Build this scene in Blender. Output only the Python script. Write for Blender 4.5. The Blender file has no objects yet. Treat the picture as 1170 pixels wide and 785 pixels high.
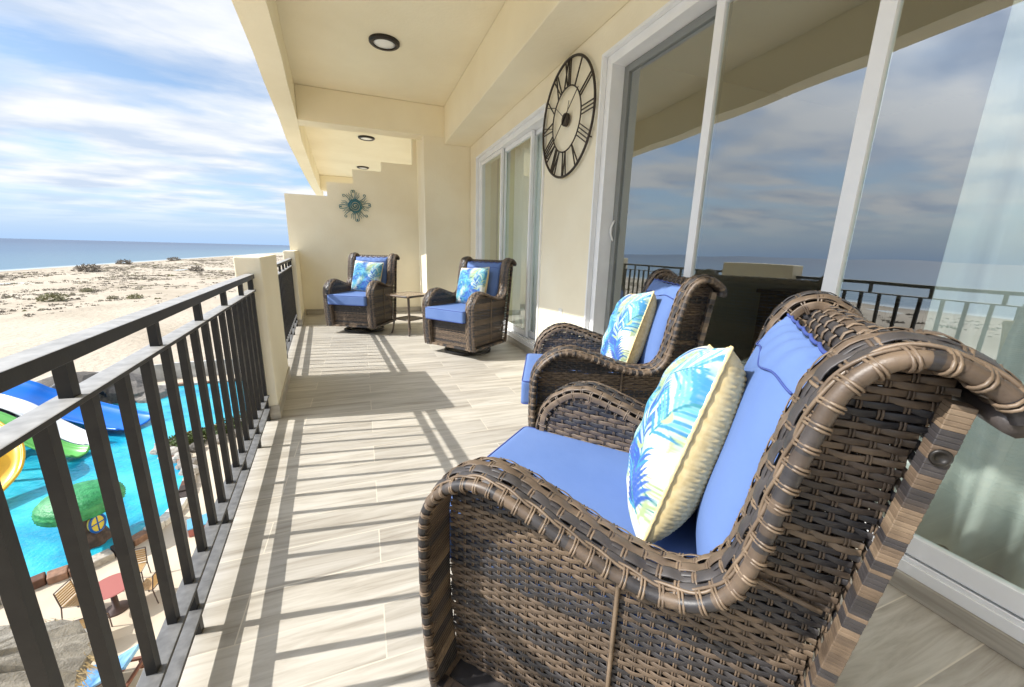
import bpy, math, random
import numpy as np
from mathutils import Vector, Matrix
random.seed(7); rng = np.random.default_rng(11)
R_ = math.radians
scene = bpy.context.scene
COL = scene.collection

# ------------------------------------------------------------------ camera
cam = bpy.data.cameras.new('camera'); cam_o = bpy.data.objects.new('camera', cam); COL.objects.link(cam_o)
cam.sensor_width = 36; cam.lens = 446/1170*36; cam.clip_start = .02; cam.clip_end = 30000
rt = Vector((.9357, -.3511, .0246)); up = Vector((.0588, .2244, .9727)); bk = rt.cross(up).normalized(); up = bk.cross(rt).normalized(); rt.normalize()
cam_o.matrix_world = Matrix(((rt.x, up.x, bk.x, 0), (rt.y, up.y, bk.y, 0), (rt.z, up.z, bk.z, 1.2), (0, 0, 0, 1)))
scene.camera = cam_o
# ------------------------------------------------------------------ exposure
scene.view_settings.view_transform = 'Standard'; scene.view_settings.look = 'None'
scene.view_settings.gamma = 1; scene.view_settings.use_curve_mapping = False
scene.view_settings.exposure = 1.62
scene.render.engine = 'CYCLES'
scene.cycles.max_bounces = 8; scene.cycles.diffuse_bounces = 6; scene.cycles.transparent_max_bounces = 12
# ------------------------------------------------------------------ sky with clouds
SUN = Vector((-1.238, .172, 1.12)).normalized()
elev = math.asin(SUN.z); azim = math.atan2(SUN.x, SUN.y)
w = bpy.data.worlds.new('World'); scene.world = w; w.use_nodes = True
nt = w.node_tree; nt.nodes.clear()
def N(nt, t, **k):
    n = nt.nodes.new(t)
    for a, b in k.items():
        if a in n.inputs.keys() if isinstance(a, str) and hasattr(n.inputs, 'keys') else False: n.inputs[a].default_value = b
        else: setattr(n, a, b)
    return n
def math_n(nt, op, a, b=None, clamp=False):
    n = nt.nodes.new('ShaderNodeMath'); n.operation = op; n.use_clamp = clamp
    for i, x in enumerate((a, b)):
        if x is None: continue
        if isinstance(x, (int, float)): n.inputs[i].default_value = x
        else: nt.links.new(x, n.inputs[i])
    return n.outputs[0]
def ramp(nt, fac, stops):
    n = nt.nodes.new('ShaderNodeValToRGB'); nt.links.new(fac, n.inputs[0])
    cr = n.color_ramp
    while len(cr.elements) < len(stops): cr.elements.new(.5)
    for e, (p, c) in zip(cr.elements, stops):
        e.position = p; e.color = (c[0], c[1], c[2], 1) if not isinstance(c, (int, float)) else (c, c, c, 1)
    return n.outputs[0]
sky = nt.nodes.new('ShaderNodeTexSky'); sky.sky_type = 'NISHITA'; sky.sun_disc = False
sky.sun_elevation = elev; sky.sun_rotation = azim; sky.air_density = 1.0; sky.dust_density = .6; sky.ozone_density = 2.0; sky.altitude = 10
tc = nt.nodes.new('ShaderNodeTexCoord'); sep = nt.nodes.new('ShaderNodeSeparateXYZ'); nt.links.new(tc.outputs['Generated'], sep.inputs[0])
zc = math_n(nt, 'MAXIMUM', sep.outputs[2], 0.0); zz = math_n(nt, 'ADD', zc, .10)
cx = math_n(nt, 'DIVIDE', sep.outputs[0], zz); cy = math_n(nt, 'DIVIDE', sep.outputs[1], zz)
comb = nt.nodes.new('ShaderNodeCombineXYZ'); nt.links.new(cx, comb.inputs[0]); nt.links.new(cy, comb.inputs[1])
mp = nt.nodes.new('ShaderNodeMapping'); mp.inputs['Location'].default_value = (3.1, 1.7, 0); mp.inputs['Rotation'].default_value = (0, 0, R_(-38)); mp.inputs['Scale'].default_value = (.62, .95, 1)
nt.links.new(comb.outputs[0], mp.inputs[0])
n1 = nt.nodes.new('ShaderNodeTexNoise'); n1.inputs['Scale'].default_value = 1.2; n1.inputs['Detail'].default_value = 11; n1.inputs['Roughness'].default_value = .54; n1.inputs['Distortion'].default_value = .2
nt.links.new(mp.outputs[0], n1.inputs['Vector'])
cl = ramp(nt, n1.outputs[0], [(.38, 0.0), (.46, .5), (.54, 1.0)])
low = ramp(nt, sep.outputs[2], [(.02, 0.0), (.09, 1.0)])
fac = math_n(nt, 'MULTIPLY', cl, low); fac = math_n(nt, 'MULTIPLY', fac, .97)
n2 = nt.nodes.new('ShaderNodeTexNoise'); n2.inputs['Scale'].default_value = 2.6; n2.inputs['Detail'].default_value = 6; nt.links.new(mp.outputs[0], n2.inputs['Vector'])
ccol = ramp(nt, n2.outputs[0], [(.36, (.62, .72, .88)), (.58, (.95, .97, 1.0))])
bg1 = nt.nodes.new('ShaderNodeBackground'); bg1.inputs[1].default_value = .055; nt.links.new(sky.outputs[0], bg1.inputs[0])
bg2 = nt.nodes.new('ShaderNodeBackground'); nt.links.new(ccol, bg2.inputs[0])
# cloud glow round the out-of-view sun, added as soft fill light
dt = nt.nodes.new('ShaderNodeVectorMath'); dt.operation = 'DOT_PRODUCT'; nt.links.new(tc.outputs['Generated'], dt.inputs[0]); dt.inputs[1].default_value = SUN
gl = math_n(nt, 'POWER', math_n(nt, 'MAXIMUM', dt.outputs['Value'], 0.0), 12.0); gl = math_n(nt, 'MULTIPLY', gl, 5.5); gl = math_n(nt, 'ADD', gl, 1.0)
nt.links.new(math_n(nt, 'MULTIPLY', gl, .345), bg2.inputs[1])
bg3 = nt.nodes.new('ShaderNodeBackground'); bg3.inputs[0].default_value = (.40, .60, .90, 1); bg3.inputs[1].default_value = .37
hz = ramp(nt, sep.outputs[2], [(0.0, .95), (.10, .45), (.24, 0.0)])
m0 = nt.nodes.new('ShaderNodeMixShader'); nt.links.new(hz, m0.inputs[0]); nt.links.new(bg1.outputs[0], m0.inputs[1]); nt.links.new(bg3.outputs[0], m0.inputs[2])
mx = nt.nodes.new('ShaderNodeMixShader'); nt.links.new(fac, mx.inputs[0]); nt.links.new(m0.outputs[0], mx.inputs[1]); nt.links.new(bg2.outputs[0], mx.inputs[2])
wo = nt.nodes.new('ShaderNodeOutputWorld'); nt.links.new(mx.outputs[0], wo.inputs[0])
# ------------------------------------------------------------------ sun
sl = bpy.data.lights.new('sun', 'SUN'); sl.energy = 2.0; sl.angle = R_(.53); sl.color = (1, .955, .88)
so = bpy.data.objects.new('sun', sl); COL.objects.link(so); so.rotation_euler = SUN.to_track_quat('Z', 'Y').to_euler(); so.location = (-20, 3, 18)

# ================================================================== materials
def mat(name, col=(.5, .5, .5), rough=.6, metal=0., spec=.5):
    m = bpy.data.materials.new(name); m.use_nodes = True
    b = m.node_tree.nodes['Principled BSDF']; b.inputs['Base Color'].default_value = (*col, 1); b.inputs['Roughness'].default_value = rough
    b.inputs['Metallic'].default_value = metal; b.inputs['Specular IOR Level'].default_value = spec
    return m
def L(m, a, b): m.node_tree.links.new(a, b)
def noisy(m, c1, c2, scale=8, detail=4, bump=0., bscale=60, coord='Object', stretch=(1, 1, 1), lo=.35, hi=.65, bdist=.01):
    nt = m.node_tree; b = nt.nodes['Principled BSDF']
    tc = nt.nodes.new('ShaderNodeTexCoord'); mp = nt.nodes.new('ShaderNodeMapping'); mp.inputs['Scale'].default_value = stretch
    nt.links.new(tc.outputs[coord], mp.inputs[0])
    n = nt.nodes.new('ShaderNodeTexNoise'); n.inputs['Scale'].default_value = scale; n.inputs['Detail'].default_value = detail
    nt.links.new(mp.outputs[0], n.inputs['Vector'])
    nt.links.new(ramp(nt, n.outputs[0], [(lo, c1), (hi, c2)]), b.inputs['Base Color'])
    if bump:
        n2 = nt.nodes.new('ShaderNodeTexNoise'); n2.inputs['Scale'].default_value = bscale; n2.inputs['Detail'].default_value = 5
        nt.links.new(mp.outputs[0], n2.inputs['Vector'])
        bp = nt.nodes.new('ShaderNodeBump'); bp.inputs['Strength'].default_value = bump; bp.inputs['Distance'].default_value = bdist
        nt.links.new(n2.outputs[0], bp.inputs['Height']); nt.links.new(bp.outputs[0], b.inputs['Normal'])
    return m
M = {}
M['cream'] = noisy(mat('cream_stucco', rough=.85, spec=.2), (.84, .765, .59), (.90, .84, .675), 1.3, 6, .4, 38, bdist=.006)
M['ceil'] = noisy(mat('ceiling_plaster', rough=.9, spec=.15), (.84, .765, .58), (.90, .83, .645), 1.1, 6, .4, 26, bdist=.006)
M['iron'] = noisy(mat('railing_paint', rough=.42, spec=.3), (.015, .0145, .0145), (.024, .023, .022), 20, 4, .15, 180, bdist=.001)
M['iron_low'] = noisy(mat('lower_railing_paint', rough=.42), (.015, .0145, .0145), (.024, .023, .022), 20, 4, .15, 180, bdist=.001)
def dust_sheen(m, c0=.30, c1=.46):  # lightens up-facing faces: dust, plus sky sheen put into the colour
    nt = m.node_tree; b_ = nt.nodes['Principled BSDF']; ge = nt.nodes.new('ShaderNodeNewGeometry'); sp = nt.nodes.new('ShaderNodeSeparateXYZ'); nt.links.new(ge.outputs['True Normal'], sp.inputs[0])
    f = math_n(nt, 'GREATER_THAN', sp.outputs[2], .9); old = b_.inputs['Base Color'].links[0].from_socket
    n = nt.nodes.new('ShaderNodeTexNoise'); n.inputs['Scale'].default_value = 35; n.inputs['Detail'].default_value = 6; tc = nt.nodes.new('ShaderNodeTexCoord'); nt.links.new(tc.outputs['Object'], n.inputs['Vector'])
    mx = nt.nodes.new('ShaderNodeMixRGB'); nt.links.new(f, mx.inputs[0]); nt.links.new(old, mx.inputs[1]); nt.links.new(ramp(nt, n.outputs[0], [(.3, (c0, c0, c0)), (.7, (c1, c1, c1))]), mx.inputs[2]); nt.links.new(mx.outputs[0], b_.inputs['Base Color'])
dust_sheen(M['iron']); dust_sheen(M['iron_low'], .11, .20)
M['iron_dust'] = noisy(mat('dusty_railing_paint', rough=.4, spec=.8), (.13, .13, .135), (.22, .22, .225), 30, 5, .15, 180, bdist=.001)
M['white_frame'] = noisy(mat('white_aluminium', rough=.35), (.84, .85, .86), (.88, .89, .90), 6, 3, .04, 150, bdist=.001)
M['grey_frame'] = mat('shaded_track_grey', (.30, .31, .32), .45)
M['shaded_panel'] = mat('grey_shaded_panel', (.23, .24, .23), .5)  # recessed panel: its shade is put into a darker frame colour
M['clock'] = mat('clock_metal', (.045, .035, .028), .5, .4)
M['lampring'] = mat('lamp_ring_bronze', (.03, .024, .02), .4, .5)
M['lamplens'] = mat('lamp_lens', (.85, .85, .82), .35)
M['blue'] = noisy(mat('blue_cushion_fabric', rough=.8, spec=.25), (.105, .180, .41), (.125, .205, .445), 3, 3, .35, 14, bdist=.006)
M['piping'] = mat('cushion_piping', (.04, .07, .27), .8)
M['table_top'] = noisy(mat('table_stone_top', rough=.25), (.22, .16, .11), (.42, .34, .25), 30, 5)
M['dark_metal'] = mat('dark_base_metal', (.025, .022, .02), .4, .3)
M['white_plastic'] = mat('white_plastic', (.8, .8, .78), .4)
M['curtain'] = None

def floor_mat():
    m = mat('wood_look_tile', rough=.42, spec=.35); nt = m.node_tree; b = nt.nodes['Principled BSDF']
    tc = nt.nodes.new('ShaderNodeTexCoord'); 
    br = nt.nodes.new('ShaderNodeTexBrick'); br.offset = .37; br.inputs['Scale'].default_value = 1; br.inputs['Mortar Size'].default_value = .0022
    br.inputs['Brick Width'].default_value = 1.18; br.inputs['Row Height'].default_value = .197; br.inputs['Mortar Smooth'].default_value = .1
    br.inputs['Color1'].default_value = (0, 0, 0, 1); br.inputs['Color2'].default_value = (1, 1, 1, 1); br.inputs['Mortar'].default_value = (.5, .5, .5, 1)
    nt.links.new(tc.outputs['Object'], br.inputs['Vector'])
    # per-plank shift for the grain
    off = nt.nodes.new('ShaderNodeVectorMath'); off.operation = 'MULTIPLY_ADD'
    nt.links.new(br.outputs['Color'], off.inputs[0]); off.inputs[1].default_value = (7, 5, 3); nt.links.new(tc.outputs['Object'], off.inputs[2])
    mp = nt.nodes.new('ShaderNodeMapping'); mp.inputs['Scale'].default_value = (1.3, 15, 1); nt.links.new(off.outputs[0], mp.inputs[0])
    g = nt.nodes.new('ShaderNodeTexNoise'); g.inputs['Scale'].default_value = 1.6; g.inputs['Detail'].default_value = 8; g.inputs['Roughness'].default_value = .62; g.inputs['Distortion'].default_value = .6
    nt.links.new(mp.outputs[0], g.inputs['Vector'])
    grain = ramp(nt, g.outputs[0], [(.24, (.25, .228, .195)), (.42, (.425, .395, .345)), (.56, (.525, .50, .45)), (.78, (.60, .575, .535))])
    tone = ramp(nt, br.outputs['Color'], [(0, (.84, .83, .82)), (1, (1.03, 1.02, 1.0))])
    mul = nt.nodes.new('ShaderNodeMixRGB'); mul.blend_type = 'MULTIPLY'; mul.inputs[0].default_value = 1; nt.links.new(grain, mul.inputs[1]); nt.links.new(tone, mul.inputs[2])
    mo = nt.nodes.new('ShaderNodeMixRGB'); nt.links.new(br.outputs['Fac'], mo.inputs[0]); nt.links.new(mul.outputs[0], mo.inputs[1]); mo.inputs[2].default_value = (.62, .57, .48, 1)
    nt.links.new(mo.outputs[0], b.inputs['Base Color'])
    bp = nt.nodes.new('ShaderNodeBump'); bp.inputs['Strength'].default_value = .25; bp.inputs['Distance'].default_value = .002
    hs = math_n(nt, 'SUBTRACT', g.outputs[0], math_n(nt, 'MULTIPLY', br.outputs['Fac'], 1.5)); nt.links.new(hs, bp.inputs['Height']); nt.links.new(bp.outputs[0], b.inputs['Normal'])
    return m
M['floor'] = floor_mat()
M['skirt'] = noisy(mat('skirting_tile', rough=.45), (.33, .30, .25), (.50, .46, .39), 3, 6, stretch=(1, 1, 12))
M['grout'] = mat('grout_dark', (.11, .10, .09), .9)

def wicker_mat():
    m = mat('woven_resin_wicker', rough=.36, spec=.6); nt = m.node_tree; b = nt.nodes['Principled BSDF']
    at = nt.nodes.new('ShaderNodeAttribute'); at.attribute_name = 'tint'
    base = ramp(nt, at.outputs['Fac'], [(0, (.021, .020, .023)), (.32, (.050, .045, .046)), (.46, (.092, .066, .048)), (.72, (.165, .117, .078)), (1, (.27, .20, .135))])
    tc = nt.nodes.new('ShaderNodeTexCoord')
    n = nt.nodes.new('ShaderNodeTexNoise'); n.inputs['Scale'].default_value = 26; n.inputs['Detail'].default_value = 5; nt.links.new(tc.outputs['Object'], n.inputs['Vector'])
    v = ramp(nt, n.outputs[0], [(.3, .68), (.7, 1.3)])
    mul = nt.nodes.new('ShaderNodeMixRGB'); mul.blend_type = 'MULTIPLY'; mul.inputs[0].default_value = 1
    nt.links.new(base, mul.inputs[1]); nt.links.new(v, mul.inputs[2]); nt.links.new(mul.outputs[0], b.inputs['Base Color'])
    n3 = nt.nodes.new('ShaderNodeTexNoise'); n3.inputs['Scale'].default_value = 420; nt.links.new(tc.outputs['Object'], n3.inputs['Vector'])
    bp = nt.nodes.new('ShaderNodeBump'); bp.inputs['Strength'].default_value = .25; bp.inputs['Distance'].default_value = .001
    nt.links.new(n3.outputs[0], bp.inputs['Height']); nt.links.new(bp.outputs[0], b.inputs['Normal'])
    rr = ramp(nt, n.outputs[0], [(.3, .38), (.7, .56)]); nt.links.new(rr, b.inputs['Roughness'])
    return m
M['wicker'] = wicker_mat()
def print_mat():
    m = mat('palm_print_fabric', rough=.75, spec=.2); nt = m.node_tree
    at = nt.nodes.new('ShaderNodeAttribute'); at.attribute_name = 'print'
    nt.links.new(at.outputs['Color'], nt.nodes['Principled BSDF'].inputs['Base Color'])
    return m
M['print'] = print_mat()
M['seagrass'] = noisy(mat('woven_seagrass', rough=.8, spec=.2), (.70, .54, .26), (.82, .67, .36), 60, 4)

def glass_mat(name, tint, refl, f0):
    m = bpy.data.materials.new(name); m.use_nodes = True; nt = m.node_tree; nt.nodes.clear()
    fr = nt.nodes.new('ShaderNodeFresnel'); fr.inputs[0].default_value = 1.5
    f = math_n(nt, 'MULTIPLY', fr.outputs[0], 1.6); f = math_n(nt, 'ADD', f, f0, True)
    ge = nt.nodes.new('ShaderNodeNewGeometry'); f = math_n(nt, 'MULTIPLY', f, math_n(nt, 'SUBTRACT', 1.0, ge.outputs['Backfacing']))
    t = nt.nodes.new('ShaderNodeBsdfTransparent'); t.inputs[0].default_value = (*tint, 1)
    g = nt.nodes.new('ShaderNodeBsdfGlossy'); g.inputs['Color'].default_value = (*refl, 1); g.inputs['Roughness'].default_value = 0.004
    tc = nt.nodes.new('ShaderNodeTexCoord'); wn = nt.nodes.new('ShaderNodeTexNoise'); wn.inputs['Scale'].default_value = 2.2; wn.inputs['Detail'].default_value = 1; nt.links.new(tc.outputs['Object'], wn.inputs['Vector'])
    bw = nt.nodes.new('ShaderNodeBump'); bw.inputs['Strength'].default_value = .10; bw.inputs['Distance'].default_value = .012; nt.links.new(wn.outputs[0], bw.inputs['Height']); nt.links.new(bw.outputs[0], g.inputs['Normal'])
    mx = nt.nodes.new('ShaderNodeMixShader'); nt.links.new(f, mx.inputs[0]); nt.links.new(t.outputs[0], mx.inputs[1]); nt.links.new(g.outputs[0], mx.inputs[2])
    o = nt.nodes.new('ShaderNodeOutputMaterial'); nt.links.new(mx.outputs[0], o.inputs[0])
    return m
M['glass'] = glass_mat('door_glass', (.93, .965, .945), (.93, .97, 1.0), .22)
def sheer_mat():
    m = bpy.data.materials.new('sheer_curtain'); m.use_nodes = True; nt = m.node_tree; nt.nodes.clear()
    d = nt.nodes.new('ShaderNodeBsdfDiffuse'); d.inputs[0].default_value = (.92, .95, .93, 1)
    tl = nt.nodes.new('ShaderNodeBsdfTranslucent'); tl.inputs[0].default_value = (.85, .9, .88, 1)
    tr = nt.nodes.new('ShaderNodeBsdfTransparent')
    a = nt.nodes.new('ShaderNodeMixShader'); a.inputs[0].default_value = .06; nt.links.new(d.outputs[0], a.inputs[1]); nt.links.new(tl.outputs[0], a.inputs[2])
    b = nt.nodes.new('ShaderNodeMixShader'); b.inputs[0].default_value = .05; nt.links.new(a.outputs[0], b.inputs[1]); nt.links.new(tr.outputs[0], b.inputs[2])
    o = nt.nodes.new('ShaderNodeOutputMaterial'); nt.links.new(b.outputs[0], o.inputs[0]); return m
M['sheer'] = sheer_mat()
M['drape'] = mat('lined_curtain', (.55, .60, .32), .9)
M['room'] = mat('room_wall', (.50, .46, .38), .9)
M['roomfloor'] = mat('room_floor_tile', (.42, .38, .31), .5)
M['wood_dark'] = noisy(mat('dark_wood', rough=.4), (.035, .022, .015), (.07, .045, .03), 3, 4, stretch=(1, 8, 1))
M['sand'] = None

# ================================================================== mesh helpers
class MB:
    def __init__(s): s.V = []; s.F = []; s.T = []; s.n = 0
    def add(s, V, F, t=.5):
        V = np.asarray(V, float).reshape(-1, 3); s.V.append(V)
        for f in F: s.F.append(tuple(i+s.n for i in f))
        s.T.append(np.full(len(V), t) if np.isscalar(t) else np.asarray(t, float)); s.n += len(V); return s
    def box(s, x0, x1, y0, y1, z0, z1, t=.5):
        V = [(x, y, z) for x in (x0, x1) for y in (y0, y1) for z in (z0, z1)]
        return s.add(V, [(0, 1, 3, 2), (4, 6, 7, 5), (0, 4, 5, 1), (2, 3, 7, 6), (0, 2, 6, 4), (1, 5, 7, 3)], t)
    def prism(s, pts, z0, z1, t=.5):     # pts counter-clockwise plan polygon
        n = len(pts); V = [(p[0], p[1], z0) for p in pts]+[(p[0], p[1], z1) for p in pts]
        F = [tuple(range(n))[::-1], tuple(range(n, 2*n))]+[(i, (i+1) % n, n+(i+1) % n, n+i) for i in range(n)]
        return s.add(V, F, t)
    def bar(s, a, b, w, h, upv=(0, 0, 1), t=.5):
        a = np.array(a, float); b = np.array(b, float); d = b-a; d /= np.linalg.norm(d); u = np.array(upv, float)
        r = np.cross(d, u); r /= np.linalg.norm(r); u = np.cross(r, d)
        V = [p+r*i*w/2+u*j*h/2 for p in (a, b) for i in (-1, 1) for j in (-1, 1)]
        return s.add(V, [(0, 1, 3, 2), (4, 6, 7, 5), (0, 4, 5, 1), (2, 3, 7, 6), (0, 2, 6, 4), (1, 5, 7, 3)], t)
    def tube(s, P, r, k=8, t=.5, closed=False, cap=True):
        P = np.asarray(P, float); n = len(P); r = np.full(n, r) if np.isscalar(r) else np.asarray(r)
        if closed: T = np.roll(P, -1, 0)-np.roll(P, 1, 0)
        else: T = np.gradient(P, axis=0)
        T /= np.linalg.norm(T, axis=1)[:, None]+1e-12
        u = np.cross(T[0], (0, 0, 1)); 
        if np.linalg.norm(u) < .1: u = np.cross(T[0], (1, 0, 0))
        u /= np.linalg.norm(u); U = []
        for i in range(n):
            u = u-T[i]*(u@T[i]); u /= np.linalg.norm(u); U.append(u.copy())
        U = np.array(U); W = np.cross(T, U); a = np.arange(k)*2*math.pi/k
        V = (P[:, None]+r[:, None, None]*(np.cos(a)[None, :, None]*U[:, None]+np.sin(a)[None, :, None]*W[:, None])).reshape(-1, 3)
        F = []; m = n if closed else n-1
        for i in range(m):
            j = (i+1) % n
            for q in range(k): F.append((i*k+q, i*k+(q+1) % k, j*k+(q+1) % k, j*k+q))
        if cap and not closed: F.append(tuple(range(k))[::-1]); F.append(tuple((n-1)*k+q for q in range(k)))
        if not np.isscalar(t): t = np.repeat(np.asarray(t), k)
        return s.add(V, F, t)
    def lathe(s, prof, c=(0, 0, 0), k=32, t=.5, jit=0):
        prof = np.asarray(prof, float); n = len(prof); a = np.arange(k)*2*math.pi/k
        V = np.stack([prof[:, 0][:, None]*np.cos(a), prof[:, 0][:, None]*np.sin(a), np.repeat(prof[:, 1][:, None], k, 1)], -1).reshape(-1, 3)+np.array(c)
        F = [(i*k+q, i*k+(q+1) % k, (i+1)*k+(q+1) % k, (i+1)*k+q) for i in range(n-1) for q in range(k)]
        if prof[0, 0] > 1e-6: F.append(tuple(range(k))[::-1])
        if prof[-1, 0] > 1e-6: F.append(tuple((n-1)*k+q for q in range(k)))
        return s.add(V, F, t)
    def grid(s, V, t=.5):               # V (n,m,3)
        n, m = V.shape[:2]
        F = [(i*m+j, (i+1)*m+j, (i+1)*m+j+1, i*m+j+1) for i in range(n-1) for j in range(m-1)]
        return s.add(V.reshape(-1, 3), F, t)
    def strips(s, P, B, Nn, wd, th, t):
        """flat strand along P, side dir B, normal Nn"""
        P = np.asarray(P); n = len(P)
        ring = np.stack([P-B*wd/2, P+Nn*th*.5-B*wd*.37, P+Nn*th*.5+B*wd*.37, P+B*wd/2, P-Nn*th*.5], 1)
        V = ring.reshape(-1, 3); F = []
        for i in range(n-1):
            for q in range(5):
                F.append((i*5+q, (i+1)*5+q, (i+1)*5+(q+1) % 5, i*5+(q+1) % 5))
        return s.add(V, F, t)
    def build(s, name, m, parent=None, smooth=False, bevel=0, tint=False, color=None):
        me = bpy.data.meshes.new(name); V = np.concatenate(s.V)
        me.from_pydata([], [], []) if False else None
        nl = np.array([len(f) for f in s.F], np.int32); flat = np.fromiter((i for f in s.F for i in f), np.int32)
        me.vertices.add(len(V)); me.vertices.foreach_set('co', V.ravel())
        me.loops.add(len(flat)); me.loops.foreach_set('vertex_index', flat)
        me.polygons.add(len(nl)); me.polygons.foreach_set('loop_start', np.concatenate([[0], np.cumsum(nl)[:-1]]).astype(np.int32))
        me.update(calc_edges=True); me.validate()
        me.polygons.foreach_set('use_smooth', np.full(len(me.polygons), bool(smooth)))
        if tint:
            a = me.attributes.new('tint', 'FLOAT', 'POINT'); a.data.foreach_set('value', np.concatenate(s.T))
        if color is not None:
            a = me.attributes.new('print', 'FLOAT_COLOR', 'POINT'); a.data.foreach_set('color', color.ravel())
        me.materials.append(m)
        o = bpy.data.objects.new(name, me); COL.objects.link(o)
        if bevel:
            bv = o.modifiers.new('bevel', 'BEVEL'); bv.width = bevel; bv.segments = 2; bv.limit_method = 'ANGLE'
        if parent is not None: o.parent = parent
        return o
def empty(name, loc=(0, 0, 0), rz=0):
    o = bpy.data.objects.new(name, None); COL.objects.link(o); o.location = loc; o.rotation_euler = (0, 0, rz); o.empty_display_size = .2; return o
def tag(o, label=None, cat=None, group=None, kind=None):
    if label: o['label'] = label
    if cat: o['category'] = cat
    if group: o['group'] = group
    if kind: o['kind'] = kind
    return o
def kids(o): return [c for c in bpy.data.objects if c.parent == o]
def copy_tree(o, parent=None):
    c = o.copy(); COL.objects.link(c); c.parent = parent
    for k in kids(o): copy_tree(k, c)
    return c
def catmull(pts, per=8):
    P = np.asarray(pts, float); Q = np.vstack([2*P[0]-P[1], P, 2*P[-1]-P[-2]]); out = []
    for i in range(1, len(Q)-2):
        for t in np.arange(per)/per:
            a, b, c, d = Q[i-1], Q[i], Q[i+1], Q[i+2]
            out.append(.5*((2*b)+(-a+c)*t+(2*a-5*b+4*c-d)*t*t+(-a+3*b-3*c+d)*t**3))
    out.append(P[-1]); return np.array(out)
def resample(P, step):
    d = np.r_[0, np.cumsum(np.linalg.norm(np.diff(P, axis=0), axis=1))]; n = max(2, int(round(d[-1]/step))+1); s = np.linspace(0, d[-1], n)
    return np.stack([np.interp(s, d, P[:, i]) for i in range(P.shape[1])], 1), s

# ================================================================== the building
KY = [-4, -3, -1, .9, 2.99, 3.99, 6.64, 7.74, 12, 16]
KX = [-.10, -.17, -.31, -.455, -.614, -.70, -.92, -1.01, -1.30, -1.52]
def px(y): return float(np.interp(y, KY, KX))       # inner face line of the parapet pillars
WX = 1.81; GZ = -8.0
YB = -3.6                                            # how far the balcony is built behind the camera
# balcony floor (with slab)
b = MB(); ys = [YB, -1, .9, 2.99, 3.99, 6.64, 7.74]
b.prism([(px(y)-.155, y) for y in ys][::-1]+[(2.0, YB), (2.0, 7.74)], -.22, 0)
b.prism([(px(y)-.155, y) for y in (7.9, 12, 16)][::-1]+[(2.0, 7.9), (2.0, 16)], -.22, 0)
fl = b.build('floor', M['floor']); tag(fl, kind='structure')
# ceiling slab and edge beam
EB = [(-4, -.33), (-1, -.50), (1, -.62), (3, -.745), (4, -.80), (4.83, -.849), (5.54, -.905), (7, -.995), (8.2, -1.09), (10, -1.17), (11.93, -1.258), (14, -1.33), (16.4, -1.395)]
def eo(y): return float(np.interp(y, [p[0] for p in EB], [p[1] for p in EB]))
b = MB(); b.prism([(eo(y), y) for y, _ in EB][::-1]+[(2.2, -4), (2.2, 16.4)], 3.43, 3.75); tag(b.build('ceiling', M['ceil']), kind='structure')
b = MB()
for (y0, _), (y1, _) in zip(EB[:-1], EB[1:]):
    wv = .235
    b.prism([(eo(y0), y0), (eo(y0)+wv, y0), (eo(y1)+wv, y1), (eo(y1), y1)], 2.966, 3.428)
tag(b.build('ceiling_beam', M['ceil']), kind='structure')
for y0, y1 in ((-3.9, -3.6), (6.935, 7.25), (14.8, 15.1)):
    b = MB(); b.prism([(eo(y0)+.237, y0), (1.86, y0), (1.86, y1), (eo(y1)+.237, y1)], 2.969, 3.427); tag(b.build('ceiling_beam', M['ceil'], bevel=.006), kind='structure')
b = MB(); b.box(1.372, 1.807, YB, 6.933, 2.872, 3.427); tag(b.build('ceiling_beam', M['ceil'], bevel=.008), kind='structure')

# main wall with two door openings
D1 = (-1.5, 2.935, .0, 2.66); D2 = (3.925, 6.505, .0, 2.635)
b = MB()
def wallseg(y0, y1, z0, z1): b.box(WX, WX+.34, y0, y1, z0, z1)
wallseg(YB, D1[0], -.3, 3.43); wallseg(D1[1], D2[0], -.3, 3.43); wallseg(D2[1], 16, -.3, 3.43)
wallseg(D1[0], D1[1], D1[3], 3.43); wallseg(D2[0], D2[1], D2[3], 3.43); wallseg(D1[0], D1[1], -.3, -.002); wallseg(D2[0], D2[1], -.3, -.002)
wl = b.build('building_wall', M['cream']); tag(wl, 'cream stucco house wall holding both glass doors and the round clock', 'wall')
b = MB(); b.box(WX-.012, WX-.001, D1[1]+.02, D2[0]-.01, .001, .10); b.box(WX-.012, WX-.001, D2[1]+.01, 6.93, .001, .10); b.build('skirting', M['skirt'], wl, bevel=.002)
# lower facade below the balcony
b = MB(); b.box(1.3, 6.5, -12, 22, GZ-.2, -.24); lf = b.build('lower_storeys', M['cream']); tag(lf, 'cream facade of the storeys below the balcony', 'building')
# column at far right corner
b = MB(); b.box(1.035, 1.809, 6.94, 7.738, -.1, 3.425); co = b.build('wall_column', M['cream'], bevel=.006); tag(co, 'cream square column beside the far sliding door', 'column')
b = MB(); b.box(1.023, 1.034, 6.93, 7.73, .001, .10); b.box(1.035, 1.795, 6.926, 6.938, .001, .10); b.build('skirting', M['skirt'], co, bevel=.002)
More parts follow.
